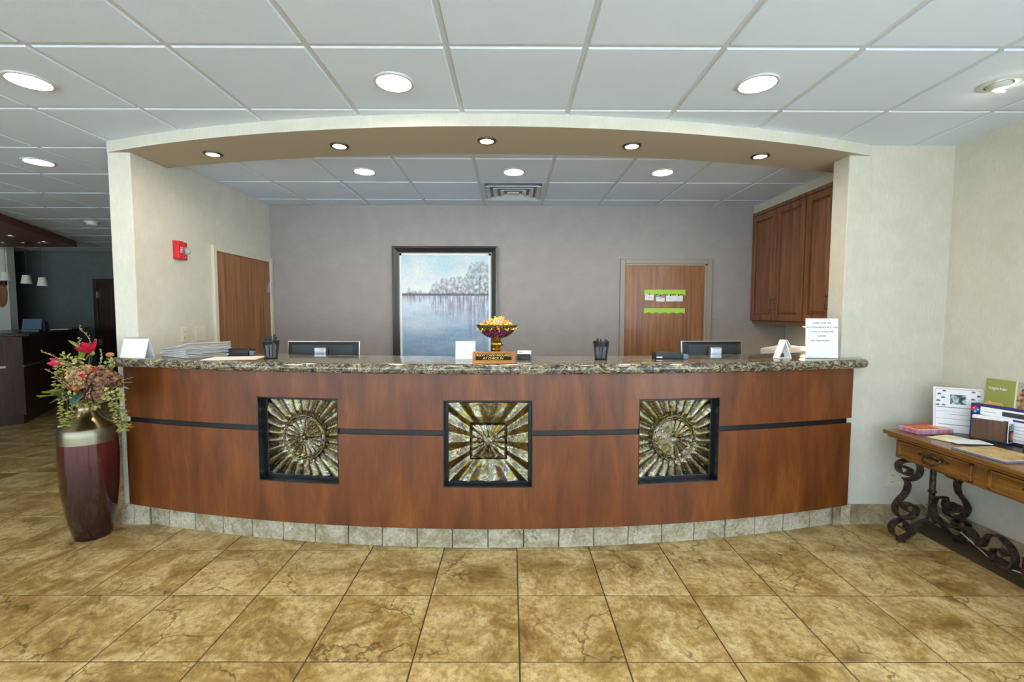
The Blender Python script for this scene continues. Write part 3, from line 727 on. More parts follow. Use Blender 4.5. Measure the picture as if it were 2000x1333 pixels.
# double outlet on front right wall
t = thing('wall_outlet', 'ivory double power outlet low on the wall behind the console table', 'outlet', (2.765, 3.19, .33))
MB().box(-.056, .056, -.006, 0, -.058, .058).build('plate', 'ivory_plastic', t, bevel=.002)
for x in (-.024, .024):
    for z in (-.024, .024):
        f = MB().box(x-.016, x+.016, -.008, -.005, z-.014, z+.014).build('socket', 'ivory_plastic', t, bevel=.002)
        for q in (-.006, .006): MB().box(x+q-.0015, x+q+.0015, -.0086, -.0078, z-.005, z+.006).build('slot', 'ink', f)
# lime borders and cards on the back door
def border(z, label):
    w, h = .445, .062; n = 60; top = [(-w/2, h/2), (w/2, h/2)]
    low = [(w/2-w*k/n, -h/2+.016*abs(math.sin(PI*(k/n)*5.0))) for k in range(n+1)]
    q = Matrix.Rotation(PI/2, 4, 'X'); b = MB(); b.prism(list(reversed(top))+list(reversed(low)), 0, .001, q)
    o = b.build('scalloped_border', 'lime_paper', None, loc=(1.668, 4.9365, z)); tag(o, label, 'paper border', 'lime scalloped strips on the back door'); return o
border(1.742, 'lime green scalloped paper strip on the back door, upper one with cards')
border(1.542, 'plain lime green scalloped paper strip on the back door, lower one')
for k, (x, z, rt, lab) in enumerate(((1.500, 1.690, .05, 'blank white card pinned under the lime strip, leftmost of four'), (1.620, 1.676, .02, 'white card with teal and magenta top band under the lime strip'),
                                     (1.728, 1.679, 0, 'plain white card under the lime strip, third from the left'), (1.816, 1.679, .0, 'white card with speckled edge under the lime strip, rightmost'))):
    t = thing('note_card', lab, 'card', (x, 4.934-.0008*k, z), 0, 'cards pinned on the back door'); t.rotation_euler = (0, rt, 0)
    MB().box(-.047, .047, -.0012, 0, -.032, .032).build('sheet', 'white_paper', t)
    MB().box(-.006, .006, -.004, -.001, .026, .042).build('clip', 'black_plastic', t)
    MB().box(-.018, .016, -.0016, -.001, .000, .004).build('writing', 'ink_faint', t)
    if k == 1:
        MB().box(-.046, .006, -.0016, -.001, .016, .030).build('band', 'teal', t); MB().box(.008, .046, -.0016, -.001, .012, .028).build('band', 'magenta', t)
    if k == 3:
        for q in range(8): MB().box(-.044+.0115*q, -.040+.0115*q, -.0016, -.001, -.030+.004*(q % 2), -.026+.004*(q % 2)).build('speckle', 'ink', t)

# ================================================================== THINGS ON THE COUNTER
ZC = 1.2022
# desk calendar
t = thing('desk_calendar', 'white spiral tent calendar at the left end of the counter', 'calendar', (-2.575, 3.12, ZC), .05)
b = MB(); q = Matrix.Translation((0, -.045, 0)) @ Matrix.Rotation(-.33, 4, 'X'); b.box(-.082, .082, -.0015, 0, 0, .135, q); b.build('front_leaf', 'white_paper', t)
b = MB(); q2 = Matrix.Translation((0, .045, 0)) @ Matrix.Rotation(.33, 4, 'X'); b.box(-.082, .082, 0, .0015, 0, .135, q2); b.build('back_leaf', 'white_paper', t)
b = MB()
for k in range(6): b.box(-.070, .070, -.0022, -.0012, .060+.010*k, .0608+.010*k, q)
o = b.build('ruled_lines', 'ink_faint', t); o['kind'] = 'stuff'
for k in range(20): MB().tube([Vector((-.072+.0076*k, 0, .128))+Vector((0, .006*math.cos(a), .006*math.sin(a))) for a in [2*PI*i/8 for i in range(9)]], .0012, 5).build('spiral_ring', 'silver', t)
# newspapers
def newspaper_mesh(m):
    b = MB(); n = 10; L, w = .36, .28; lo = []; hi = []
    for k in range(n+1):
        x = -L/2+L*k/n; f_ = k/n; lo.append((x, 0)); hi.append((x, .0026+.0030*f_))
    poly = lo+[(L/2+.004, .003)]+list(reversed(hi))
    b.prism(poly, -w/2, w/2, Matrix.Rotation(PI/2, 4, 'X'))
    return b.mesh('newspaper', m, 30)
nms = [newspaper_mesh([m]) for m in ('news_edge', 'news_paper', 'news_white')]
for k in range(18):
    rz = -.55+random.uniform(-.05, .05)
    o = mobj('newspaper', nms[1] if k == 17 else nms[(0, 2, 0, 1, 0)[k % 5]], None, (-2.235+random.uniform(-.011, .011), 3.215+random.uniform(-.011, .011), ZC+.0042*k+.0005))
    o.rotation_euler = (Matrix.Rotation(rz, 3, 'Z') @ Matrix.Rotation(-.0083*k, 3, 'Y')).to_euler()
    tag(o, 'folded newspaper at the top of the stack on the counter' if k == 17 else 'folded newspaper within the stack on the counter', 'newspaper', 'stack of newspapers')
# pink and white sheets
o = MB().box(-.165, .165, -.115, .115, 0, .003).build('paper_sheet', 'pink_paper', None, loc=(-1.925, 3.05, ZC), rot=(0, 0, .22)); o.location.x = -1.86; tag(o, 'pinkish white sheet of paper lying beside the newspapers', 'paper')
# card terminals
def terminal(x, y, rz, label):
    t = thing('card_terminal', label, 'card terminal', (x, y, ZC), rz, 'black card terminals')
    q = Matrix.Rotation(PI/2, 4, 'Z') @ Matrix.Rotation(PI/2, 4, 'X')
    b = MB(); b.prism([(-.05, 0), (.05, 0), (.052, .030), (.040, .046), (-.035, .050), (-.052, .030)], -.095, .085, q); b.build('body', 'black_plastic', t, 35, bevel=.004)
    MB().box(-.08, .06, -.030, .028, .048, .0505).build('top_pad', 'black_gloss', t, bevel=.002)
    MB().box(-.088, -.05, -.0555, -.051, .010, .018).build('maker_strip', 'silver', t)
    b = MB(); b.box(.092, .125, -.05, -.042, 0, .036); b.box(.092, .125, -.034, -.026, 0, .036); b.box(.092, .125, -.05, -.026, 0, .008); b.build('card_reader', 'grey_plastic', t, bevel=.002)
    return t
terminal(-1.955, 3.27, 0, 'black card terminal behind the pinkish sheet near the left door')
terminal(1.075, 3.10, -.04, 'black card terminal in front of the right monitor')
# pen cups
def pen_cup(x, y, label, n, dark, where):
    t = thing('pen_cup', label, 'pen cup', (x, y, ZC), 0, 'mesh pen cups')
    b = MB(); b.lathe([(.040, .004), (.053, .118)], 36); b.f = [f for f in b.f if len(f) == 4]; b.mi = [0]*len(b.f); b.build('mesh_wall', 'mesh_wire', t, 60)
    MB().lathe([(.041, 0), (.042, .006), (.040, .006)], 36).build('base', 'black_plastic', t, 40)
    MB().lathe([(.0525, .116), (.0555, .118), (.0555, .122), (.0525, .122)], 36).build('rim', 'black_plastic', t, 40)
    for k in range(n):
        a = 2*PI*k/n+.4; rb, rt_ = .022, .042*random.uniform(.75, 1.0); hh = random.uniform(.135, .165) if dark else random.uniform(.125, .142); tw = random.uniform(.4, .9)
        p0 = Vector((rb*math.cos(a), rb*math.sin(a), .008)); p1 = Vector((rt_*math.cos(a+tw*.3), rt_*math.sin(a+tw*.3), hh))
        p = thing('pen', '%s pen standing in the mesh cup %s' % ('white and black' if k % 2 == 0 else 'black', where), 'pen', (x, y, ZC), 0, 'pens in the cup '+where)
        m_ = p0.lerp(p1, .62); MB().tube([p0, m_], .0048, 8).build('barrel', 'white_plastic' if k % 2 == 0 else 'silver', p, 40)
        MB().tube([m_, p1], [.0054, .005], 8).build('cap', 'black_plastic', p, 40)
pen_cup(-1.607, 3.03, 'black mesh pen cup left of the left monitor', 8, True, 'by the left monitor')
pen_cup(.602, 3.02, 'black mesh pen cup to the right of the painting', 8, False, 'in front of the back door')
# monitors seen from behind
def monitor(x, y, w, zt, rz, label):
    t = thing('computer_monitor', label, 'monitor', (x, y, .80), rz, 'monitors on the staff desk'); h = w*.62; top = zt-.80
    q = Matrix.Translation((0, 0, top)) @ Matrix.Rotation(-.10, 4, 'X')
    b = MB(); b.box(-w/2, w/2, 0, .022, -h, 0, q); b.build('bezel', 'silver', t, bevel=.005)
    b = MB(); i = .005; k = .045
    b.add([q @ Vector(p) for p in ((-w/2+i, .001, -h+i), (w/2-i, .001, -h+i), (w/2-i, .001, -i), (-w/2+i, .001, -i), (-w/2+k, -.03, -h+k), (w/2-k, -.03, -h+k), (w/2-k, -.03, -.03), (-w/2+k, -.03, -.03))],
          [(0, 1, 5, 4), (1, 2, 6, 5), (2, 3, 7, 6), (3, 0, 4, 7), (4, 5, 6, 7)]); b.build('back_shell', 'black_plastic', t)
    b = MB(); b.box(-w/2+.01, w/2-.01, .0215, .0225, -h+.015, -.012, q); b.build('screen', 'black_gloss', t)
    b = MB(); b.box(-.048, .048, -.085, -.035, .0, top-.045); b.build('stand_neck', 'silver', t, bevel=.012)
    MB().box(-.13, .13, -.11, .10, 0, .014).build('stand_base', 'silver', t, bevel=.005)
    MB().tube([(.048, -.06, top-.13), (.064, -.06, top-.11), (.062, -.06, top-.07), (.03, -.055, top-.06)], .003, 6).build('cable', 'black_plastic', t, 60)
monitor(-1.467, 3.55, .565, 1.290, .0, 'back of black monitor with silver stand left of the painting')
monitor(1.575, 3.55, .490, 1.300, .06, 'back of black monitor with silver stand in front of the back door')
# white greeting card
t = thing('tent_card', 'small white card with a round face drawing beside the brass sign', 'card', (-.305, 3.02, ZC), .03)
q = Matrix.Rotation(-.24, 4, 'X')
b = MB(); b.box(-.066, .066, -.0015, 0, 0, .122, q); b.build('front_leaf', 'white_paper', t)
b = MB(); b.box(-.064, .064, 0, .0015, 0, .119, Matrix.Translation((0, .056, 0)) @ Matrix.Rotation(.23, 4, 'X')); b.build('back_leaf', 'white_paper', t)
b = MB(); b.tube([q @ Vector((.0+.018*math.cos(a), -.0022, .062+.018*math.sin(a))) for a in [2*PI*k/24 for k in range(21)]], .0007, 5); b.build('face_outline', 'ink_faint', t)
for dx, dz in ((-.004, .066), (.010, .066), (.002, .055), (.010, .056), (-.004, .086)):
    b = MB(); b.ell(q @ Vector((dx, -.0022, dz)), (.002, .001, .002), 6, 4); b.build('dot', 'ink', t)
b = MB(); b.box(-.052, .0, -.0022, -.0012, .104, .1055, q); b.box(.0, .05, -.0022, -.0012, .030, .0312, q); b.build('faint_print', 'ink_faint', t)['kind'] = 'stuff'
# brass sign
t = thing('desk_sign', 'copper framed black plaque about credit cards at the counter centre', 'sign', (-.108, 2.815, ZC), .015)
q = Matrix.Rotation(-.42, 4, 'X')
b = MB(); q0 = Matrix.Rotation(PI/2, 4, 'Z') @ Matrix.Rotation(PI/2, 4, 'X'); b.prism([(-.030, 0), (.045, 0), (.012, .070), (.000, .070)], -.130, .130, q0); b.build('block', 'copper', t, bevel=.004)
sl = math.atan2(.030, .070); q = Matrix.Translation((0, -.030, 0)) @ Matrix.Rotation(-sl, 4, 'X')
b = MB(); b.box(-.115, .115, -.003, 0, .014, .064, q); b.build('gold_border', 'gold', t)
b = MB(); b.box(-.111, .111, -.004, -.001, .018, .060, q); b.build('plate', 'black_gloss', t)
for s_, z in (('CREDIT CARD REQUIRED', .049), ('AT CHECK IN', .029)):
    p = q @ Vector((-.004, -.0044, z)); text(s_, .0205, 'gold_letter', t, p, (PI/2-sl, 0, 0), shear=.25)
# candy bowl
t = thing('candy_bowl', 'ornate gold pedestal bowl with purple beaded cup on the counter', 'bowl', (-.098, 3.17, ZC))
MB().lathe([(.0001, 0), (.062, 0), (.062, .006), (.048, .016), (.030, .024), (.022, .040), (.026, .048), (.034, .056), (.026, .064), (.022, .070), (.034, .082), (.040, .094), (.034, .108), (.024, .116), (.026, .126), (.034, .134), (.0001, .134)], 36).build('pedestal', 'gold', t, 60)
for k in range(8):
    a = 2*PI*k/8; MB().ell((.036*math.cos(a), .036*math.sin(a), .094), (.009, .009, .014), 8, 6).build('acanthus_leaf', 'gold', t, 60)
MB().lathe([(.034, .132), (.075, .145), (.108, .168), (.128, .198), (.124, .198), (.104, .172), (.072, .150), (.0001, .140)], 48).build('cup', 'amethyst', t, 60)
MB().lathe([(.128, .197), (.134, .206), (.144, .226), (.146, .228), (.138, .228), (.128, .208), (.124, .198)], 48).build('beaded_rim', 'beaded', t, 60)
b = MB(); b.lathe([(.0001, .255), (.05, .250), (.1, .225), (.125, .205), (.10, .180), (.0001, .150)], 24)
cb = MB(); cb.ell((0, 0, 0), (.0095, .0075, .0065), 7, 4); cb.add([(-.008, 0, 0), (-.020, .008, .003), (-.020, -.008, -.003), (-.018, 0, .006)], [(0, 1, 3), (0, 3, 2), (0, 2, 1)]); cb.add([(.008, 0, 0), (.020, .008, -.003), (.020, -.008, .003), (.018, 0, -.006)], [(0, 3, 1), (0, 2, 3), (0, 1, 2)])
cols = (('yellow', S(240, 214, 40)), ('orange', S(240, 152, 60)), ('pink', S(236, 150, 160)), ('lilac', S(178, 164, 206)), ('pale yellow', S(238, 224, 130)), ('white', S(228, 230, 232)))
cms = []
for nme, c in cols: plain('wrapper_'+nme.replace(' ', '_'), c, .25, coat=.4); cms.append((nme, cb.mesh('wrapped_candy', ['wrapper_'+nme.replace(' ', '_')], 40)))
for k in range(150):
    rr_ = .132*math.sqrt((k+.5)/150); a = k*2.39996; hgt = .202+.068*(1-(rr_/.132)**1.6)+random.uniform(-.004, .004)
    nme, me = cms[random.choice((0, 0, 0, 1, 2, 3, 4, 4, 5))]
    o = mobj('wrapped_candy', me, None, (-.098+rr_*math.cos(a), 3.17+rr_*math.sin(a), ZC+hgt), (random.uniform(-1, 1), random.uniform(-1, 1), random.uniform(0, 6.28)), (1.15,)*3)
    tag(o, '%s wrapped candy heaped in the gold pedestal bowl' % nme, 'candy', 'wrapped candies in the bowl')
o = b.build('candy_fill', 'wrapper_orange', t, 60); o['kind'] = 'stuff'
# business card holder
t = thing('card_holder', 'clear acrylic holder with business cards right of the brass sign', 'card holder', (.088, 3.0, ZC), -.12)
b = MB(); b.box(-.05, .05, -.03, .03, 0, .004); b.box(-.05, .05, .026, .03, 0, .05); b.box(-.05, -.047, -.03, .03, 0, .032); b.box(.047, .05, -.03, .03, 0, .032); b.box(-.05, .05, -.03, -.027, 0, .022); b.build('tray', 'acrylic', t)
q = Matrix.Translation((0, -.012, .004)) @ Matrix.Rotation(-.5, 4, 'X')
b = MB(); b.box(-.044, .044, -.014, .014, 0, .032, q); b.build('dark_cards', 'black_plastic', t)
b = MB(); b.box(-.045, .045, -.008, .0, .022, .060, q); b.build('white_cards', 'white_paper', t)
b = MB(); b.box(-.036, -.012, -.0088, -.0078, .044, .050, q); b.build('logo', 'copper', t)
# A shaped stand
t = thing('tent_stand', 'white plastic A-shaped stand left of the notice', 'stand', (1.885, 3.13, ZC), .25)
b = MB(); b.ribbon([(-.055, 0, 0), (-.004, 0, .124)], (0, 1, 0), .05, .010); b.build('leg', 'white_plastic', t, bevel=.002)
b = MB(); b.ribbon([(.050, 0, 0), (-.002, 0, .124)], (0, 1, 0), .05, .010); b.build('leg', 'white_plastic', t, bevel=.002)
MB().box(-.052, .046, -.025, .025, 0, .008).build('crossbar', 'white_plastic', t, bevel=.002)
b = MB(); b.ribbon([(-.006, 0, .128), (.012, 0, .126), (.046, 0, .078)], (0, 1, 0), .05, .006); b.build('flap', 'white_plastic', t, bevel=.002)
# printed notice in acrylic
t = thing('acrylic_notice', 'white notice about the closed pool in a clear stand at counter right end', 'sign', (2.148, 3.118, ZC), -.10)
q = Matrix.Rotation(-.06, 4, 'X')
b = MB(); b.box(-.108, .108, -.0005, .001, .002, .285, q); b.build('acrylic_sheet', 'acrylic', t)
b = MB(); b.box(-.106, .106, -.0022, -.0008, .004, .278, q); b.build('sheet', 'white_paper', t)
MB().box(-.108, .108, .0, .075, 0, .002).build('foot', 'acrylic', t)
for s_, z, x in (('SORRY FOR THE', .246, 0), ('INCONVENIENCE BUT OUR', .216, .002), ('POOL IS CLOSE FOR', .186, .002), ('REPAIRS', .156, 0), ('PER (MANAGER)', .124, -.012)):
    text(s_, .0150, 'ink', t, q @ Vector((x, -.0026, z)), (PI/2-.06, 0, 0), sx=1.08)
# printer on credenza
t = thing('printer', 'pale grey office printer below the wall cabinets', 'printer', (2.60, 4.02, 1.02), PI/2)
q0 = Matrix.Rotation(PI/2, 4, 'Z') @ Matrix.Rotation(PI/2, 4, 'X')
b = MB(); b.prism([(-.20, 0), (.24, 0), (.24, .17), (.06, .20), (-.12, .19), (-.20, .11)], -.26, .26, q0)
b.build('body', 'white_plastic', t, bevel=.012)
MB().box(-.18, .18, .20-.40, -.12, .115, .135).build('output_slot', 'grey_plastic', t)
MB().box(-.20, .20, -.36, -.19, .085, .095).build('paper_tray', 'white_plastic', t, bevel=.004)
MB().box(.04, .18, -.17, -.10, .175, .195).build('control_panel', 'screen_blue', t, bevel=.004)

# ================================================================== CONSOLE TABLE
TX0, TX1, TY0, TY1, TZ = 2.535, 3.035, 1.62, 3.045, .73
tb = thing('console_table', 'brown wooden console table on scrolled wrought iron legs by right wall', 'table', (2.785, 2.33, 0))
b = MB(); b.box(TX0, TX1, TY0, TY1, TZ-.026, TZ); b.build('table_top', 'wood_table', tb, bevel=.006, world=True)
b = MB(); b.box(TX0+.018, TX1-.01, TY0+.02, TY1-.02, TZ-.046, TZ-.026); b.build('cove_moulding', 'wood_table', tb, bevel=.008, world=True)
AX = TX0+.05; AZ0, AZ1 = TZ-.175, TZ-.046
b = MB(); b.box(AX, TX1-.02, TY0+.055, TY1-.055, AZ0, AZ1); b.build('apron', 'wood_table', tb, bevel=.004, world=True)
for y0, y1 in ((2.475, 2.955), (1.875, 2.385)):
    zc = (AZ0+AZ1)/2
    b = MB(); fw = .016; z0, z1 = AZ0+.014, AZ1-.008
    b.box(AX-.018, AX, y0, y0+fw, z0, z1); b.box(AX-.018, AX, y1-fw, y1, z0, z1); b.box(AX-.018, AX, y0, y1, z0, z0+fw*.8); b.box(AX-.018, AX, y0, y1, z1-fw*.8, z1); b.box(AX-.005, AX+.001, y0, y1, z0, z1)
    d = b.build('drawer', 'wood_table', tb, bevel=.003, world=True)
    ym = (y0+y1)/2; L = tb.location
    q = Matrix.Translation((AX-.008-L.x, ym-L.y, zc-L.z))
    b = MB()
    for k in range(-6, 7):
        yy = .0150*k; b.ell(q @ Vector((0, yy, .016+.005*math.cos(k*1.7))), (.008, .011, .017*(1-abs(k)/9)), 8, 5)
    pl = b.build('pull_plate', 'iron', d, 60)
    b = MB(); b.tube([q @ Vector((-.004, -.055, .012)), q @ Vector((-.022, -.050, -.010)), q @ Vector((-.028, -.026, -.026)), q @ Vector((-.028, .026, -.026)), q @ Vector((-.022, .050, -.010)), q @ Vector((-.004, .055, .012))], .0065, 8); b.build('bail', 'iron', pl, 60)
def curve(pts, n=6):
    P = [Vector(p) for p in pts]; out = []
    for i in range(len(P)-1):
        p0, p1, p2, p3 = P[max(0, i-1)], P[i], P[i+1], P[min(len(P)-1, i+2)]
        for k in range(n):
            t_ = k/n; out.append(.5*((2*p1)+(p2-p0)*t_+(2*p0-5*p1+4*p2-p3)*t_*t_+(3*p1-p0-3*p2+p3)*t_**3))
    return out+[P[-1]]
SCL = .00056
def zp(lst, sgn): return [((a-580)*SCL*sgn, 0, (1157-c)*SCL) for a, c in lst]
upper = [(262, 288), (240, 275), (228, 295), (250, 325), (295, 320), (318, 285), (295, 240), (240, 235), (185, 262), (160, 240), (160, 205)]
upper = [(240, 268), (275, 262), (308, 288), (298, 330), (255, 345), (200, 325), (165, 280), (165, 220), (200, 190), (260, 180), (330, 186), (395, 215), (424, 280), (410, 345), (360, 392), (290, 408), (245, 402)]
mid = [(250, 398), (284, 445), (284, 510), (256, 580), (205, 640), (162, 700), (150, 760), (170, 820), (215, 862), (285, 872), (350, 855), (396, 810), (400, 752), (362, 712), (300, 700), (258, 722), (262, 765), (300, 790)]
low = [(215, 985), (205, 955), (232, 930), (276, 935), (300, 968), (285, 1008), (240, 1018), (190, 990), (180, 940), (200, 900)]
low = [(228, 985), (262, 1010), (296, 985), (292, 935), (245, 900), (185, 905), (130, 945), (116, 1000), (140, 1060), (190, 1108), (240, 1120), (310, 1090), (370, 1035), (420, 975), (480, 930), (545, 905)]
def leg_end(y, lab):
    x0 = 2.79
    b = MB(); b.lathe([(.020, .125), (.030, .130), (.034, .145), (.022, .158), (.020, .165), (.026, .170), (.026, .176), (.017, .182), (.017, .330), (.024, .336), (.024, .344), (.017, .350), (.017, AZ0+.002)], 16, (x0-tb.location.x, y-tb.location.y, 0)); b.build('post', 'iron', tb, 40)
    for sg in (1, -1):
        off = Vector((x0-tb.location.x, y-tb.location.y, 0))
        for nm, pts in (('upper_scroll', upper), ('side_scroll', mid), ('foot_scroll', low)):
            b = MB(); b.ribbon([p+off for p in curve(zp(pts, sg))], (0, 1, 0), .048, .010); b.build(nm, 'iron', tb, 40)
        fx = (240-580)*SCL*sg
        b = MB(); b.lathe([(.018, .0), (.026, .003), (.028, .010), (.022, .018), (.012, .021)], 16, off+Vector((fx, 0, 0))); b.build('foot', 'iron', tb, 40)
        b = MB(); b.ell(off+Vector(((240-580)*SCL*sg, 0, (884-1157)*-SCL)), (.020, .023, .009), 10, 6); b.build('collar', 'iron', tb, 40)
leg_end(2.93, ''); leg_end(1.74, '')
# stretcher of scrolls running between both ends, drawn in (y, z)
h1 = [(2.80, .318), (2.772, .300), (2.778, .268), (2.81, .262), (2.838, .288), (2.835, .325), (2.80, .346), (2.86, .332), (2.905, .300), (2.915, .24), (2.89, .185), (2.83, .160), (2.76, .176), (2.70, .205), (2.655, .195), (2.615, .140), (2.595, .150), (2.572, .215), (2.53, .243), (2.475, .232), (2.432, .190), (2.425, .130), (2.455, .085), (2.505, .078), (2.54, .110), (2.535, .155), (2.50, .172), (2.47, .150)]
h1 = h1[:6]+h1[7:]
for sg in (1, -1):
    P = [((2.79-tb.location.x), (y-2.335)*sg+(2.335-tb.location.y), z) for y, z in h1]
    b = MB(); b.ribbon(curve(P, 6), (1, 0, 0), .044, .010); b.build('stretcher_scroll', 'iron', tb, 40)
b = MB(); b.box(2.772, 2.808, 2.29, 2.38, .07, .20); b.build('stretcher_boss', 'iron', tb, bevel=.01, world=True)

# things on the table
ZT_ = TZ+.0005
def prism_rot(name, mat, loc, rz, sx, sy, th, label, cat, group=None, bevel=0):
    o = MB().box(-sx/2, sx/2, -sy/2, sy/2, 0, th).build(name, mat, None, loc=loc, rot=(0, 0, rz), bevel=bevel); tag(o, label, cat, group); return o
mat_ = prism_rot('dark_place_mat', 'black_satin', (2.86, 2.72, TZ+.0002), .05, .30, .66, .002, 'dark green mat lying under the brochures on the console table', 'mat')
t = NT('flyer_edge', S(190, 150, 180), .7); v = t.coord((2, 2, 1)); t.base(t.ramp(t.noise(v, 9, 2), [(.42, S(206, 168, 206)), (.55, S(204, 116, 124)), (.7, S(190, 170, 214))])); M['flyer_edge'] = t.m
zz = TZ+.0024
for k in range(9):
    jx, jy = random.uniform(-.004, .004), random.uniform(-.004, .004)
    if k < 8:
        prism_rot('flyer', 'flyer_edge', (2.755+jx, 2.965+jy, zz), .10+random.uniform(-.02, .02), .25, .13, .0032, 'pink edged flyer within the stack at the far end of console table', 'flyer', 'stack of flyers')
    else:
        def ftop(u, v):
            n_ = fb(u*5, v*6, 3); c = mixc((226, 130, 66), (196, 60, 56), .5+n_); c = mixc(c, (240, 190, 90), max(0, fb(u*14, v*9, 7))*1.4)
            if u > .72: c = mixc(c, (226, 214, 204), .75)
            if v > .86: c = (206, 66, 70)
            return c
        tf = thing('flyer', 'red and orange flyer on top of the stack on console table', 'flyer', (2.755, 2.965, zz), .10, 'stack of flyers')
        paint('sheet', .25, .13, 40, 22, ftop, tf, (0, -.065, .003), (-PI/2, 0, 0), .003)
    zz += .0036
prism_rot('brochure', 'cream_paper', (2.745, 2.795, TZ+.0024), .30, .19, .12, .003, 'cream printed brochure lying in front of the flyer stack', 'brochure')
o = prism_rot('brochure', 'white_paper', (2.775, 2.705, TZ+.0056), -.12, .20, .10, .003, 'white leaflet lying beside the wooden holder', 'leaflet')
tf = thing('place_card', 'tan laminated card with dark blue edge at the near table edge', 'card', (2.70, 2.46, TZ+.0008), .10)
MB().box(-.135, .135, -.135, .135, 0, .010).build('slab', 'slate_edge', tf, bevel=.002)
def tanp(u, v):
    n_ = fb(u*4, v*4, 2); c = mixc((214, 190, 142), (190, 158, 108), .5+n_)
    if fb(u*22, v*26, 5) > .42: c = mixc(c, (120, 86, 56), .7)
    return c
paint('print', .25, .25, 50, 50, tanp, tf, (0, -.125, .0125), (-PI/2, 0, 0), .002)
# calendar sheet standing
def sheet(u, v):
    c = (232, 234, 240)
    if (.035 < u < .05 or .95 < u < .962) and .02 < v < .97: c = (214, 196, 214)
    if .955 < v < .968 and .04 < u < .96: c = (214, 170, 176)
    for cx, cy in ((.22, .90), (.12, .83), (.2, .755), (.10, .68), (.09, .585), (.21, .585), (.80, .90), (.90, .82), (.79, .745), (.90, .67)):
        d = math.hypot((u-cx)/.042, (v-cy)/.040)
        if v > cy and d < 1: c = (92, 88, 90) if d > .35 else (150, 140, 138)
    if .34 < u < .66 and .63 < v < .85:
        n_ = fb(u*15, v*15, 4)+.35*math.sin(u*26); c = mixc((196, 206, 206), (44, 62, 66), .5+n_*1.1)
    for ln, a, e in ((.555, .08, .95), (.40, .3, .72), (.30, .06, .95), (.17, .10, .92)):
        if abs(v-ln) < .0055 and a < u < e: c = (150, 110, 120) if ln > .35 else (150, 148, 160)
    if .45 < v < .47 and .06 < u < .9: c = mixc(c, (170, 160, 176), .3)
    return c
t = thing('standing_notice', 'white standing sheet with sun icons and grey photo on console table', 'notice', (2.945, 2.945, TZ+.0024), -.55)
paint('sheet', .245, .295, 110, 120, sheet, t, (0, -.02, 0), (-.16, 0, 0), .003)
b = MB(); b.box(-.06, .06, 0, .003, 0, .22, Matrix.Translation((0, .066, 0)) @ Matrix.Rotation(.16, 4, 'X')); b.build('easel_back', 'white_paper', t)
# wooden brochure holder
t = thing('brochure_holder', 'walnut sided holder stuffed with white menus on console table', 'holder', (2.945, 2.745, TZ+.0024), -.95)
MB().box(-.075, .075, -.030, -.020, .006, .135).build('side_panel', 'wood_holder', t, bevel=.002)
MB().box(-.075, .075, .040, .050, .006, .135).build('side_panel', 'wood_holder', t, bevel=.002)
MB().box(-.08, .08, -.034, .054, 0, .012).build('base', 'black_plastic', t, bevel=.002)
MB().box(.060, .078, -.020, .040, .01, .138).build('end_post', 'black_plastic', t, bevel=.002)
for k in range(4):
    m_ = MB().box(-.072, .095, -.016+.014*k, -.006+.014*k, .014, .155-.002*k).build('menu', 'white_paper', None, loc=t.location, rot=(0, 0, -.95)); tag(m_, 'white menu inside the walnut sided holder', 'menu', 'menus in the holder')
def burger(u, v):
    c = (26, 26, 30); d = math.hypot((u-.55)/.36, (v-.32)/.26)
    if d < 1: c = mixc((226, 176, 60), (120, 50, 80), d+.4*fb(u*9, v*9, 2))
    if v > .62 and fb(u*14, v*8, 6) > .12: c = (206, 206, 210)
    if u < .05 or u > .93 or v < .04 or v > .96: c = (232, 232, 238)
    return c
tt = thing('menu_card', 'black printed card with round dish facing out of the holder', 'card', (2.945, 2.745, TZ+.0024), -.95)
paint('print', .090, .118, 40, 50, burger, tt, (.098, -.012, .012), (0, 0, PI/2-.3), .003)
# pizza box flat against wall with domino emblem
t = thing('pizza_flyer_box', 'navy and white pizza box with red domino emblem on console table', 'box', (2.985, 2.715, TZ+.0024), -1.30)
MB().box(-.155, .155, 0, .03, 0, .215).build('carton', NT('navy_card', S(44, 50, 108), .5).m, t, bevel=.002)
MB().box(-.105, .145, -.0012, .001, .150, .200).build('label_panel', 'white_paper', t)
for x0, x1 in ((-.145, -.005), (.005, .145)): MB().box(x0, x1, -.0012, .001, .015, .138).build('text_panel', 'white_paper', t)
MB().box(.0, .125, -.002, -.001, .160, .188).build('dark_box', 'ink', t)
for k in range(5): MB().box(.012, .138 if k % 2 else .11, -.002, -.001, .030+.02*k, .033+.02*k).build('print_line', 'ink_faint', t)
MB().box(-.085, -.03, -.002, -.001, .170, .174).build('print_line', 'ink_faint', t)
q = Matrix.Translation((-.130, -.002, .178)) @ Matrix.Rotation(-.75, 4, 'Y')
plain('logo_red', S(214, 36, 60), .4); plain('logo_blue', S(40, 120, 190), .4)
em = MB().box(-.019, .019, -.001, .0, 0, .019, q).build('emblem_half', 'logo_red', t); MB().box(-.019, .019, -.001, .0, -.019, 0, q).build('emblem_half', 'logo_blue', t)
for dx, dz in ((0, .0095), (-.009, -.009), (.009, -.009)):
    b = MB(); b.ell(q @ Vector((dx, -.0012, dz)), (.0042, .0008, .0042), 10, 5); b.build('emblem_dot', 'white_paper', t)
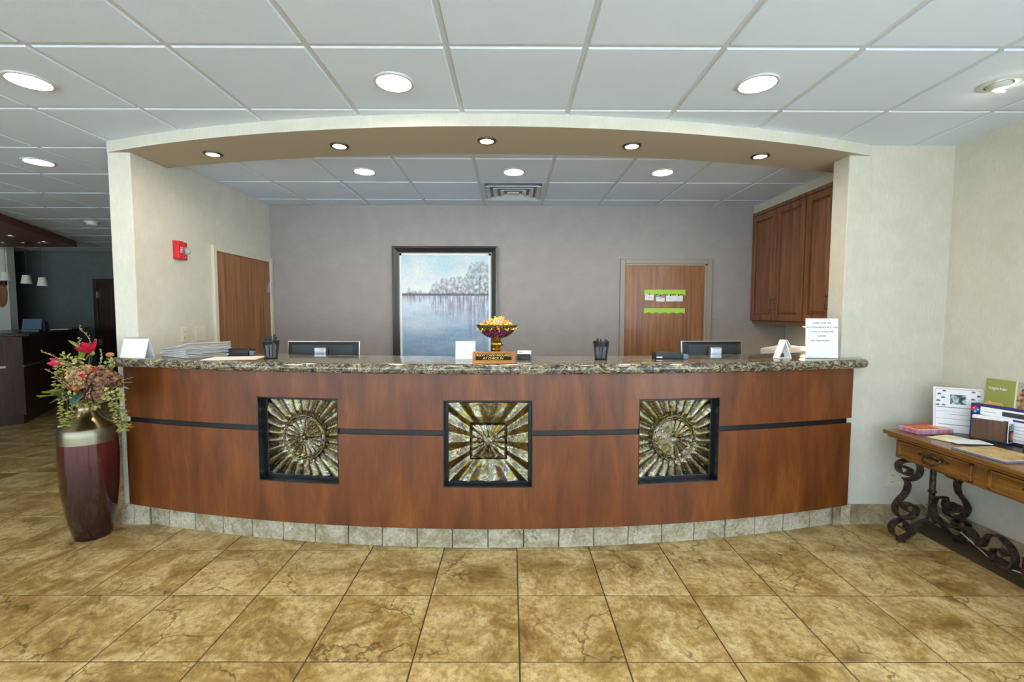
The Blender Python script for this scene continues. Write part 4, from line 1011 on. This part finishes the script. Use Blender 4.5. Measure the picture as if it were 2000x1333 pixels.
# pancake menu
def menu(u, v):
    if u < .36:
        c = (150, 156, 84); d1_ = ((u-.16)/.17, (v-.42)/.30)
        if v < .62 and u < .27:
            r = math.hypot((u-.12)/.17, (v-.36)/.30)
            if r < 1: c = mixc((226, 178, 96), (140, 66, 34), .45+.9*fb(u*18, v*30, 2)); c = mixc(c, (240, 214, 150), .6*(math.sin(v*46) > .2))
        if v < .30 and u > .24: c = (198, 190, 178)
    elif u < .375: c = (226, 222, 206)
    elif u < .76:
        if v > .42:
            r = math.hypot((u-.57)/.19, (v-.70)/.27); c = (176, 172, 168)
            if r < 1: c = mixc((206, 176, 130), (104, 62, 44), .5+1.1*fb(u*26, v*22, 5))
            if r < .3: c = (226, 204, 160)
        else:
            r = math.hypot((u-.52)/.16, (v-.26)/.20); c = (200, 196, 190)
            if r < 1: c = mixc((206, 140, 70), (150, 84, 40), .5+fb(u*20, v*20, 3))
    else: c = mixc((186, 182, 176), (120, 90, 70), .5+fb(u*12, v*12, 8))
    return c
t = thing('pancake_menu', 'green menu with pancake photos standing against the right wall', 'menu', (3.022, 2.63, TZ+.0024), -1.52)
paint('cover', .46, .375, 150, 110, menu, t, (0, 0, 0), (-.05, 0, 0), .004)
for body, x, z, sz in (('together', -.158, .318, .030),): text(body, sz, 'white_paper', t, (x, .012, z), (PI/2-.05, 0, 0))
MB().box(-.23, .23, .0, .03, 0, .004).build('foot', 'white_plastic', t)
o = MB().box(-.05, .05, -.07, .07, 0, .04).build('wooden_tray', 'wood_holder', None, loc=(2.97, 2.47, TZ+.0005), rot=(0, 0, .1), bevel=.004); tag(o, 'small brown wooden tray at the near right of console table', 'tray')
# cord
pts = curve([(2.79, 3.182, .305), (2.80, 3.155, .295), (2.825, 3.15, .275), (2.90, 3.15, .20), (2.955, 3.14, .145), (2.985, 3.06, .115), (2.985, 2.96, .085), (3.005, 2.88, .035), (3.01, 2.82, .007), (2.958, 2.70, .006), (2.947, 2.62, .006), (2.975, 2.545, .006), (3.02, 2.40, .006), (3.02, 1.9, .006)], 8)
t = thing('power_cord', 'white power cord running from the outlet across the floor under the table', 'cord', (2.79, 3.18, .305))
b = MB(); b.tube(pts, .0042, 8); b.build('cable', 'ivory_plastic', t, 60, world=True)
b = MB(); b.box(2.776, 2.804, 3.155, 3.182, .292, .320); b.build('plug', 'ivory_plastic', t, bevel=.004, world=True)

# ================================================================== VASE AND FLOWERS
VX, VY = -2.83, 3.0
vs_ = thing('floor_vase', 'tall maroon floor vase with pewter band and bronze neck left of the counter', 'vase', (VX, VY, 0))
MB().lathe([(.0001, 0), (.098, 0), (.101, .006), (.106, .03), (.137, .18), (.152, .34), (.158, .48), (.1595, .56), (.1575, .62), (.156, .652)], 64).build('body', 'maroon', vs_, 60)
MB().lathe([(.1562, .652), (.1552, .70), (.152, .742), (.149, .748)], 64).build('band', 'pewter', vs_, 60)
MB().lathe([(.149, .748), (.130, .772), (.103, .797), (.080, .820), (.064, .846), (.056, .868), (.055, .884), (.060, .906), (.070, .924), (.076, .931), (.077, .935), (.072, .937), (.062, .926), (.050, .897), (.0001, .89)], 64).build('neck', 'bronze', vs_, 60)
M0 = Vector((VX, VY, .895))
def stem(t, p1, r=.004, mat='leaf_dark', bend=.04):
    p0 = M0+Vector(((p1[0]-VX)*.12, (p1[1]-VY)*.12, 0)); p1 = Vector(p1); c = p0.lerp(p1, .5)+Vector((0, 0, bend))
    P = curve([p0, c, p1], 5); b = MB(); b.tube(P, r, 6); b.build('stem', mat, t, 60, world=True)
def petal_mesh(L, w, cup, mat):
    b = MB(); n, m = 7, 4; vs = []
    for i in range(n+1):
        t_ = i/n; ww = w*math.sin(PI*min(1, .12+t_*.86))**.8*(1-.15*t_)
        for j in range(m+1):
            s_ = -1+2*j/m; vs.append((ww*s_, -cup*math.sin(t_*PI*.55)*.5+ww*.5*(s_*s_), L*t_))
    b.add(vs, [(i*(m+1)+j, i*(m+1)+j+1, (i+1)*(m+1)+j+1, (i+1)*(m+1)+j) for i in range(n) for j in range(m)])
    return b.mesh('petal', [mat], 80)
pet = petal_mesh(.085, .026, .05, 'petal_red')
def red_flower(p, dirv, sc, n, op, label):
    t = thing('red_magnolia', label, 'flower', (*p,), 0, 'red flowers in the floor vase'); q = Vector(dirv).to_track_quat('Z', 'Y')
    for k in range(n):
        a = 2*PI*k/n+(.3 if k % 2 else 0); e = (q.to_matrix().to_4x4() @ Matrix.Rotation(a, 4, 'Z') @ Matrix.Rotation(op*(1 if k % 2 else .7), 4, 'X'))
        o = mobj('petal', pet, t); o.rotation_euler = e.to_euler(); o.scale = (sc,)*3
    b = MB(); b.ell((0, 0, 0), (.012*sc, .012*sc, .014*sc), 8, 6); b.build('calyx', 'leaf_yellow', t, 60)
    stem(t, p)
red_flower((-2.743, 2.965, 1.242), (-.45, -.2, .85), 1.15, 7, .55, 'open red flower standing highest in the vase')
red_flower((-2.915, 2.955, 1.173), (-1, -.1, .12), .95, 5, .30, 'closed red flower pointing left in the vase')
red_flower((-2.670, 2.865, 1.095), (.5, -.6, .75), .85, 5, .8, 'red flower in the middle of the bouquet')
red_flower((-2.718, 2.875, 0.971), (.1, -.9, .35), .75, 5, .6, 'red flower low at the vase mouth')
bractm = petal_mesh(.022, .010, .012, 'hop_green')
def bracts(path, n, spread, name, size, mat, t, seed):
    rnd = random.Random(seed); b = MB(); P = curve(path, 8)
    for k in range(n):
        f = k/n*(len(P)-1.001); i = int(f); p = P[i].lerp(P[i+1], f-i); d = (P[i+1]-P[i]).normalized()
        a = rnd.uniform(0, 2*PI); side = d.orthogonal().normalized(); side.rotate(Matrix.Rotation(a, 3, d)); tw = spread*(1-.55*abs(k/n-.4))
        c = p+side*tw*rnd.uniform(.4, 1); out = (side*1.0-d*.2+Vector((0, 0, -.5))).normalized(); w = out.cross(d).normalized()*size*.55*rnd.uniform(.8, 1.2); L = out*size*rnd.uniform(.8, 1.3); nn = w.cross(L).normalized()*size*.25
        b.add([c, c+L*.45+w+nn*.2, c+L, c+L*.45-w+nn*.2, c+L*.45+nn*1.6], [(0, 1, 4), (1, 2, 4), (2, 3, 4), (3, 0, 4), (0, 3, 2, 1)])
    o = b.build(name, mat, t, None, world=True); o['kind'] = 'stuff'
def hop(path, n, spread, label, seed, size=.026):
    t = thing('hop_spray', label, 'plant', tuple(path[0]), 0, 'hop sprays in the floor vase')
    b = MB(); b.tube(curve(path, 6), .003, 5); b.build('stem', 'leaf_dark', t, 60, world=True)
    bracts(path, n, spread, 'bracts', size, 'hop_green', t, seed)
hop([(-2.769, 2.945, 0.908), (-2.771, 2.905, 1.084), (-2.791, 2.895, 1.175), (-2.811, 2.885, 1.215), (-2.841, 2.875, 1.167), (-2.850, 2.865, 1.090), (-2.855, 2.865, 1.041)], 150, .042, 'yellow green hop spray arching over the upper left of the vase', 1)
hop([(-2.761, 2.925, 0.912), (-2.753, 2.845, 0.986), (-2.762, 2.805, 0.970), (-2.757, 2.795, 0.910), (-2.766, 2.795, 0.843), (-2.771, 2.795, 0.805)], 120, .034, 'hop spray hanging down the left side of the vase neck', 2)
hop([(-2.749, 2.945, 0.908), (-2.587, 2.865, 0.997), (-2.488, 2.825, 0.976), (-2.460, 2.815, 0.906), (-2.437, 2.805, 0.831), (-2.423, 2.805, 0.769)], 150, .034, 'long hop spray hanging down the right side of the vase', 3)
hop([(-2.768, 2.965, 0.904), (-2.726, 2.985, 1.073), (-2.665, 2.985, 1.164), (-2.633, 2.995, 1.178)], 60, .030, 'loose hop spray rising right against the column', 4)
def hydrangea(c, r, mat, label, seed, n=170):
    rnd = random.Random(seed); t = thing('hydrangea_head', label, 'flower', c, 0, 'dried hydrangea heads in the floor vase'); b = MB(); c = Vector(c)
    for k in range(n):
        z = rnd.uniform(-.6, 1); a = rnd.uniform(0, 2*PI); d = Vector((math.sqrt(1-z*z)*math.cos(a), math.sqrt(1-z*z)*math.sin(a), z)); p = c+Vector((d.x*r[0], d.y*r[1], d.z*r[2]))*rnd.uniform(.82, 1.05)
        s1 = d.orthogonal().normalized(); s1.rotate(Matrix.Rotation(rnd.uniform(0, 6.28), 3, d)); s2 = d.cross(s1); q = .016*rnd.uniform(.7, 1.25)
        for e in (s1, s2, -s1, -s2):
            f = e.cross(d); b.add([p, p+e*q*.6+f*q*.45+d*q*.3, p+e*q+d*q*rnd.uniform(-.1, .5), p+e*q*.6-f*q*.45+d*q*.3], [(0, 1, 2, 3)])
    o = b.build('florets', mat, t, None, world=True); o['kind'] = 'stuff'
    b = MB(); b.ell(c, tuple(x*.72 for x in r), 12, 8); b.build('core', mat, t, 60, world=True); stem(t, c)
hydrangea((-2.747, 2.905, 1.089), (.125, .085, .078), 'hydrangea_olive', 'olive tan dried hydrangea head at the bouquet centre', 11, 330)
hydrangea((-2.619, 2.895, 1.061), (.105, .08, .085), 'hydrangea_brown', 'dark brown dried hydrangea head at the right of the bouquet', 12, 300)
hydrangea((-2.611, 2.865, 0.988), (.08, .065, .055), 'hydrangea_brown', 'small brown dried hydrangea head over the vase lip', 13, 190)
hydrangea((-2.772, 2.885, 1.043), (.055, .045, .04), 'berry_orange', 'peach coloured dried hydrangea head left of the bouquet centre', 14, 80)
def twig(path, label, bud='twig_tan'):
    t = thing('budded_twig', label, 'twig', tuple(path[0]), 0, 'budded twigs in the floor vase'); P = curve(path, 6)
    b = MB(); b.tube(P, [.003-.0016*i/len(P) for i in range(len(P))], 5); b.build('stem', bud, t, 60, world=True)
    b = MB(); rnd = random.Random(len(label))
    for p in P[len(P)//2:]:
        for k in range(2): b.ell(p+Vector((rnd.uniform(-.008, .008), rnd.uniform(-.006, .006), rnd.uniform(-.006, .008))), (.004, .004, .005), 6, 4)
    o = b.build('buds', bud, t, 60, world=True); o['kind'] = 'stuff'
twig([(-2.788, 2.965, 0.904), (-2.773, 2.965, 1.146), (-2.757, 2.975, 1.307), (-2.828, 2.975, 1.414)], 'bare budded twig reaching highest above the bouquet')
twig([(-2.798, 2.965, 0.904), (-2.850, 2.945, 1.119), (-2.940, 2.945, 1.204), (-3.055, 2.945, 1.254)], 'bare budded twig reaching to the upper left')
twig([(-2.798, 2.965, 0.904), (-2.860, 2.935, 1.040), (-2.930, 2.925, 1.091), (-3.005, 2.925, 1.141)], 'short bare twig reaching to the left below the red flower')
twig([(-2.788, 2.965, 0.904), (-2.809, 2.955, 1.117), (-2.819, 2.955, 1.248), (-2.809, 2.955, 1.339)], 'upright pale budded twig beside the highest red flower', 'leaf_pale')
twig([(-2.778, 2.965, 0.904), (-2.717, 2.965, 1.116), (-2.687, 2.965, 1.197), (-2.682, 2.965, 1.268)], 'upright green budded twig right of the highest red flower', 'leaf_pale')
def leaf_mesh(name, L, w, mat, serr=0):
    b = MB(); n = 14; l_ = []; r_ = []; mid_ = []
    for i in range(n+1):
        t_ = i/n; ww = w*math.sin(PI*t_)**.75*(1+(serr*(.5 if i % 2 else -.4) if 0 < i < n else 0)); zc_ = -.18*L*t_*t_
        mid_.append((0, L*t_, zc_)); l_.append((-ww, L*t_, zc_+.25*ww)); r_.append((ww, L*t_, zc_+.25*ww))
    b.add(mid_+l_+r_, [(i, i+1, n+2+i, n+1+i) for i in range(n)]+[(i, 2*n+2+i, 2*n+3+i, i+1) for i in range(n)])
    me = b.mesh(name, [mat], 80); return me
def sprig(base, leaves, label, mat, serr=0, w=.03):
    t = thing('leaf_sprig', label, 'leaf', base, 0, 'leaf sprigs in the floor vase'); stem(t, base, .003, mat, .02)
    for L, rz, rx, off in leaves:
        o = mobj('leaf', leaf_mesh('leaf', L, w*L/.12, mat, serr), t, off, (rx, 0, rz))
        s = o.modifiers.new('solid', 'SOLIDIFY'); s.thickness = .0012
sprig((-2.851, 2.895, 0.972), [(.13, 1.75, .35, (0, 0, 0)), (.11, 2.2, .5, (-.02, 0, 0)), (.15, 1.45, .1, (-.03, -.01, 0)), (.09, 1.1, .6, (-.05, 0, 0))], 'jagged yellow green leaves sticking out left of the vase neck', 'leaf_yellow', .8, .042)
sprig((-2.772, 2.865, 0.997), [(.13, .9, -.1, (0, 0, 0)), (.14, 2.4, -.2, (.02, 0, 0)), (.12, 3.4, -.4, (.05, 0, .01)), (.11, 1.7, .2, (0, 0, .02))], 'dark blue green leaves spreading at the vase mouth', 'leaf_dark', .1, .035)
sprig((-2.591, 2.925, 1.032), [(.12, -1.3, .35, (0, 0, 0)), (.13, -1.75, .15, (.0, 0, -.01)), (.12, -1.0, .6, (0, 0, 0)), (.10, -2.1, -.1, (0, 0, -.02))], 'pale narrow leaves pointing right towards the counter', 'leaf_pale', 0, .016)
sprig((-2.800, 2.945, 1.179), [(.10, 1.5, .8, (0, 0, .09)), (.10, .6, .9, (.01, 0, .03)), (.09, 2.4, .9, (-.02, 0, 0)), (.08, -.6, 1.1, (.03, 0, .02))], 'narrow green leaves around the upright twigs', 'leaf_yellow', 0, .020)
t = thing('orange_bud', 'orange bud on a thin stem right of the highest red flower', 'flower', (-2.627, 2.965, 1.232))
MB().ell((0, 0, 0), (.024, .02, .015), 12, 8).build('bud', 'berry_orange', t, 60); stem(t, (-2.627, 2.965, 1.232), .0025)

# ================================================================== BAR IN THE BACKGROUND
A = Vector((-6.58, 6.10)); u1 = Vector((-.6, -.8)); u2 = Vector((-.52, .854))
bar = thing('bar_counter', 'dark wood bar counter with angled corner in the left background', 'bar', (A.x, A.y, 0))
def face(d, L, nrm, z0, z1, o0, o1, s0=0):
    a = A+d*s0; c = A+d*L
    return [tuple((a+nrm*o0)-A), tuple((c+nrm*o0)-A), tuple((c+nrm*o1)-A), tuple((a+nrm*o1)-A)]
n1 = Vector((.8, -.6)); n2 = Vector((.854, .52))
L1, L2 = 1.9, 2.55
B1, B2 = A+u1*L1, A+u2*L2
def offpoly(o):    # outline offset outwards by o
    k = (n1+n2); k = k/(k.dot(n1)); a = A+k*o
    return [tuple(B1+n1*o-A), tuple(a-A), tuple(B2+n2*o-A), tuple(B2+n2*(-.62)-A), tuple(A-k*.62-A), tuple(B1-n1*.62-A)]
b = MB(); b.prism(offpoly(-.03), 0, .13); b.build('plinth', 'wood_dark', bar)
b = MB(); b.prism(offpoly(0), .13, 1.19); b.build('front', 'wood_bar', bar)
b = MB(); b.prism(offpoly(.012), .775, .80); b.build('metal_strip', 'silver', bar)
b = MB(); p = [face(u1, .16, n1, 0, 0, 0, .018)]; b.prism(p[0], .13, 1.19); b.build('pilaster', 'wood_bar', bar)
b = MB(); b.prism(face(u1, 1.75, n1, 0, 0, 0, .012, .24), .2, .74); b.build('panel', 'wood_bar', bar, bevel=.006)
b = MB(); b.prism(face(u1, 1.75, n1, 0, 0, 0, .012, .24), .84, 1.15); b.build('panel', 'wood_bar', bar, bevel=.006)
b = MB(); b.prism(offpoly(.09), 1.19, 1.235); b.build('bar_top', 'granite_dark', bar, bevel=.008)
t = thing('point_of_sale_terminal', 'blue grey cash terminal standing on the bar', 'terminal', (-6.78, 6.42, 1.2355), .55)
b = MB(); b.box(-.10, .10, -.012, .012, .03, .20, Matrix.Rotation(-.45, 4, 'X')); b.build('screen', 'screen_blue', t, bevel=.005)
MB().box(-.09, .09, -.04, .14, 0, .04).build('base', 'black_plastic', t, bevel=.005); b = MB(); b.box(-.10, .12, .08, .26, .0, .14); b.build('printer_unit', 'black_plastic', t, bevel=.01)
o = MB().box(-.11, .11, -.08, .08, 0, .012).build('paper_stack', 'white_paper', None, loc=(-7.28, 7.35, 1.2355), rot=(0, 0, .5)); tag(o, 'white papers lying on the far end of the bar', 'paper')
o = MB().box(-.16, .16, -.12, .12, 0, .02).build('serving_tray', 'black_plastic', None, loc=(-7.55, 7.85, 1.2355), rot=(0, 0, .5), bevel=.005); tag(o, 'black flat tray at the far end of the bar', 'tray')
for k, (x, y, z, lab) in enumerate(((-7.73, 7.0, 2.06, 'white cone pendant lamp over the bar, leftmost of three'), (-7.42, 7.0, 2.015, 'white cone pendant lamp over the bar, middle of three'), (-7.175, 7.0, 1.98, 'white cone pendant lamp over the bar, rightmost of three'))):
    t = thing('pendant_lamp', lab, 'lamp', (x, y, z-.065), 0, 'pendant lamps over the bar')
    MB().lathe([(.066, 0), (.066, .002), (.044, .130), (.0001, .132), (.0001, .128), (.042, .127), (.064, .0)], 24).build('shade', 'shade', t, 40)
    MB().tube([(0, 0, .13), (0, 0, 2.575-z+.065)], .0025, 6).build('cable', 'ink', t); MB().lathe([(.05, 2.575-z+.065), (.05, 2.56-z+.065), (.0001, 2.56-z+.065)], 16).build('canopy', 'nickel', t, 40)
for k, (x, y) in enumerate(((-6.62, 5.85), (-6.95, 6.40), (-7.05, 6.95))):
    downlight(x, y, 2.575, .06, 'unlit chrome spotlight in the brown soffit, %s of three' % ('nearest', 'middle', 'farthest')[k], 'unlit spots in the brown soffit', 'silver', 'chrome')
t = thing('wall_ornament', 'oval brown wooden ornament on pale wall at the left edge', 'wall decor', (-8.93, 7.998, 1.84))
MB().lathe([(.0001, 0), (.11, 0), (.10, .03), (.0001, .035)], 28, mtx=Matrix.Diagonal((1, 1, 2.2, 1)) @ Matrix.Rotation(PI/2, 4, 'X')).build('oval', 'wood_door', t, 40)
MB().box(-.12, .12, -.05, -.002, .14, .27).build('dark_cap', 'wood_dark', t, bevel=.01)
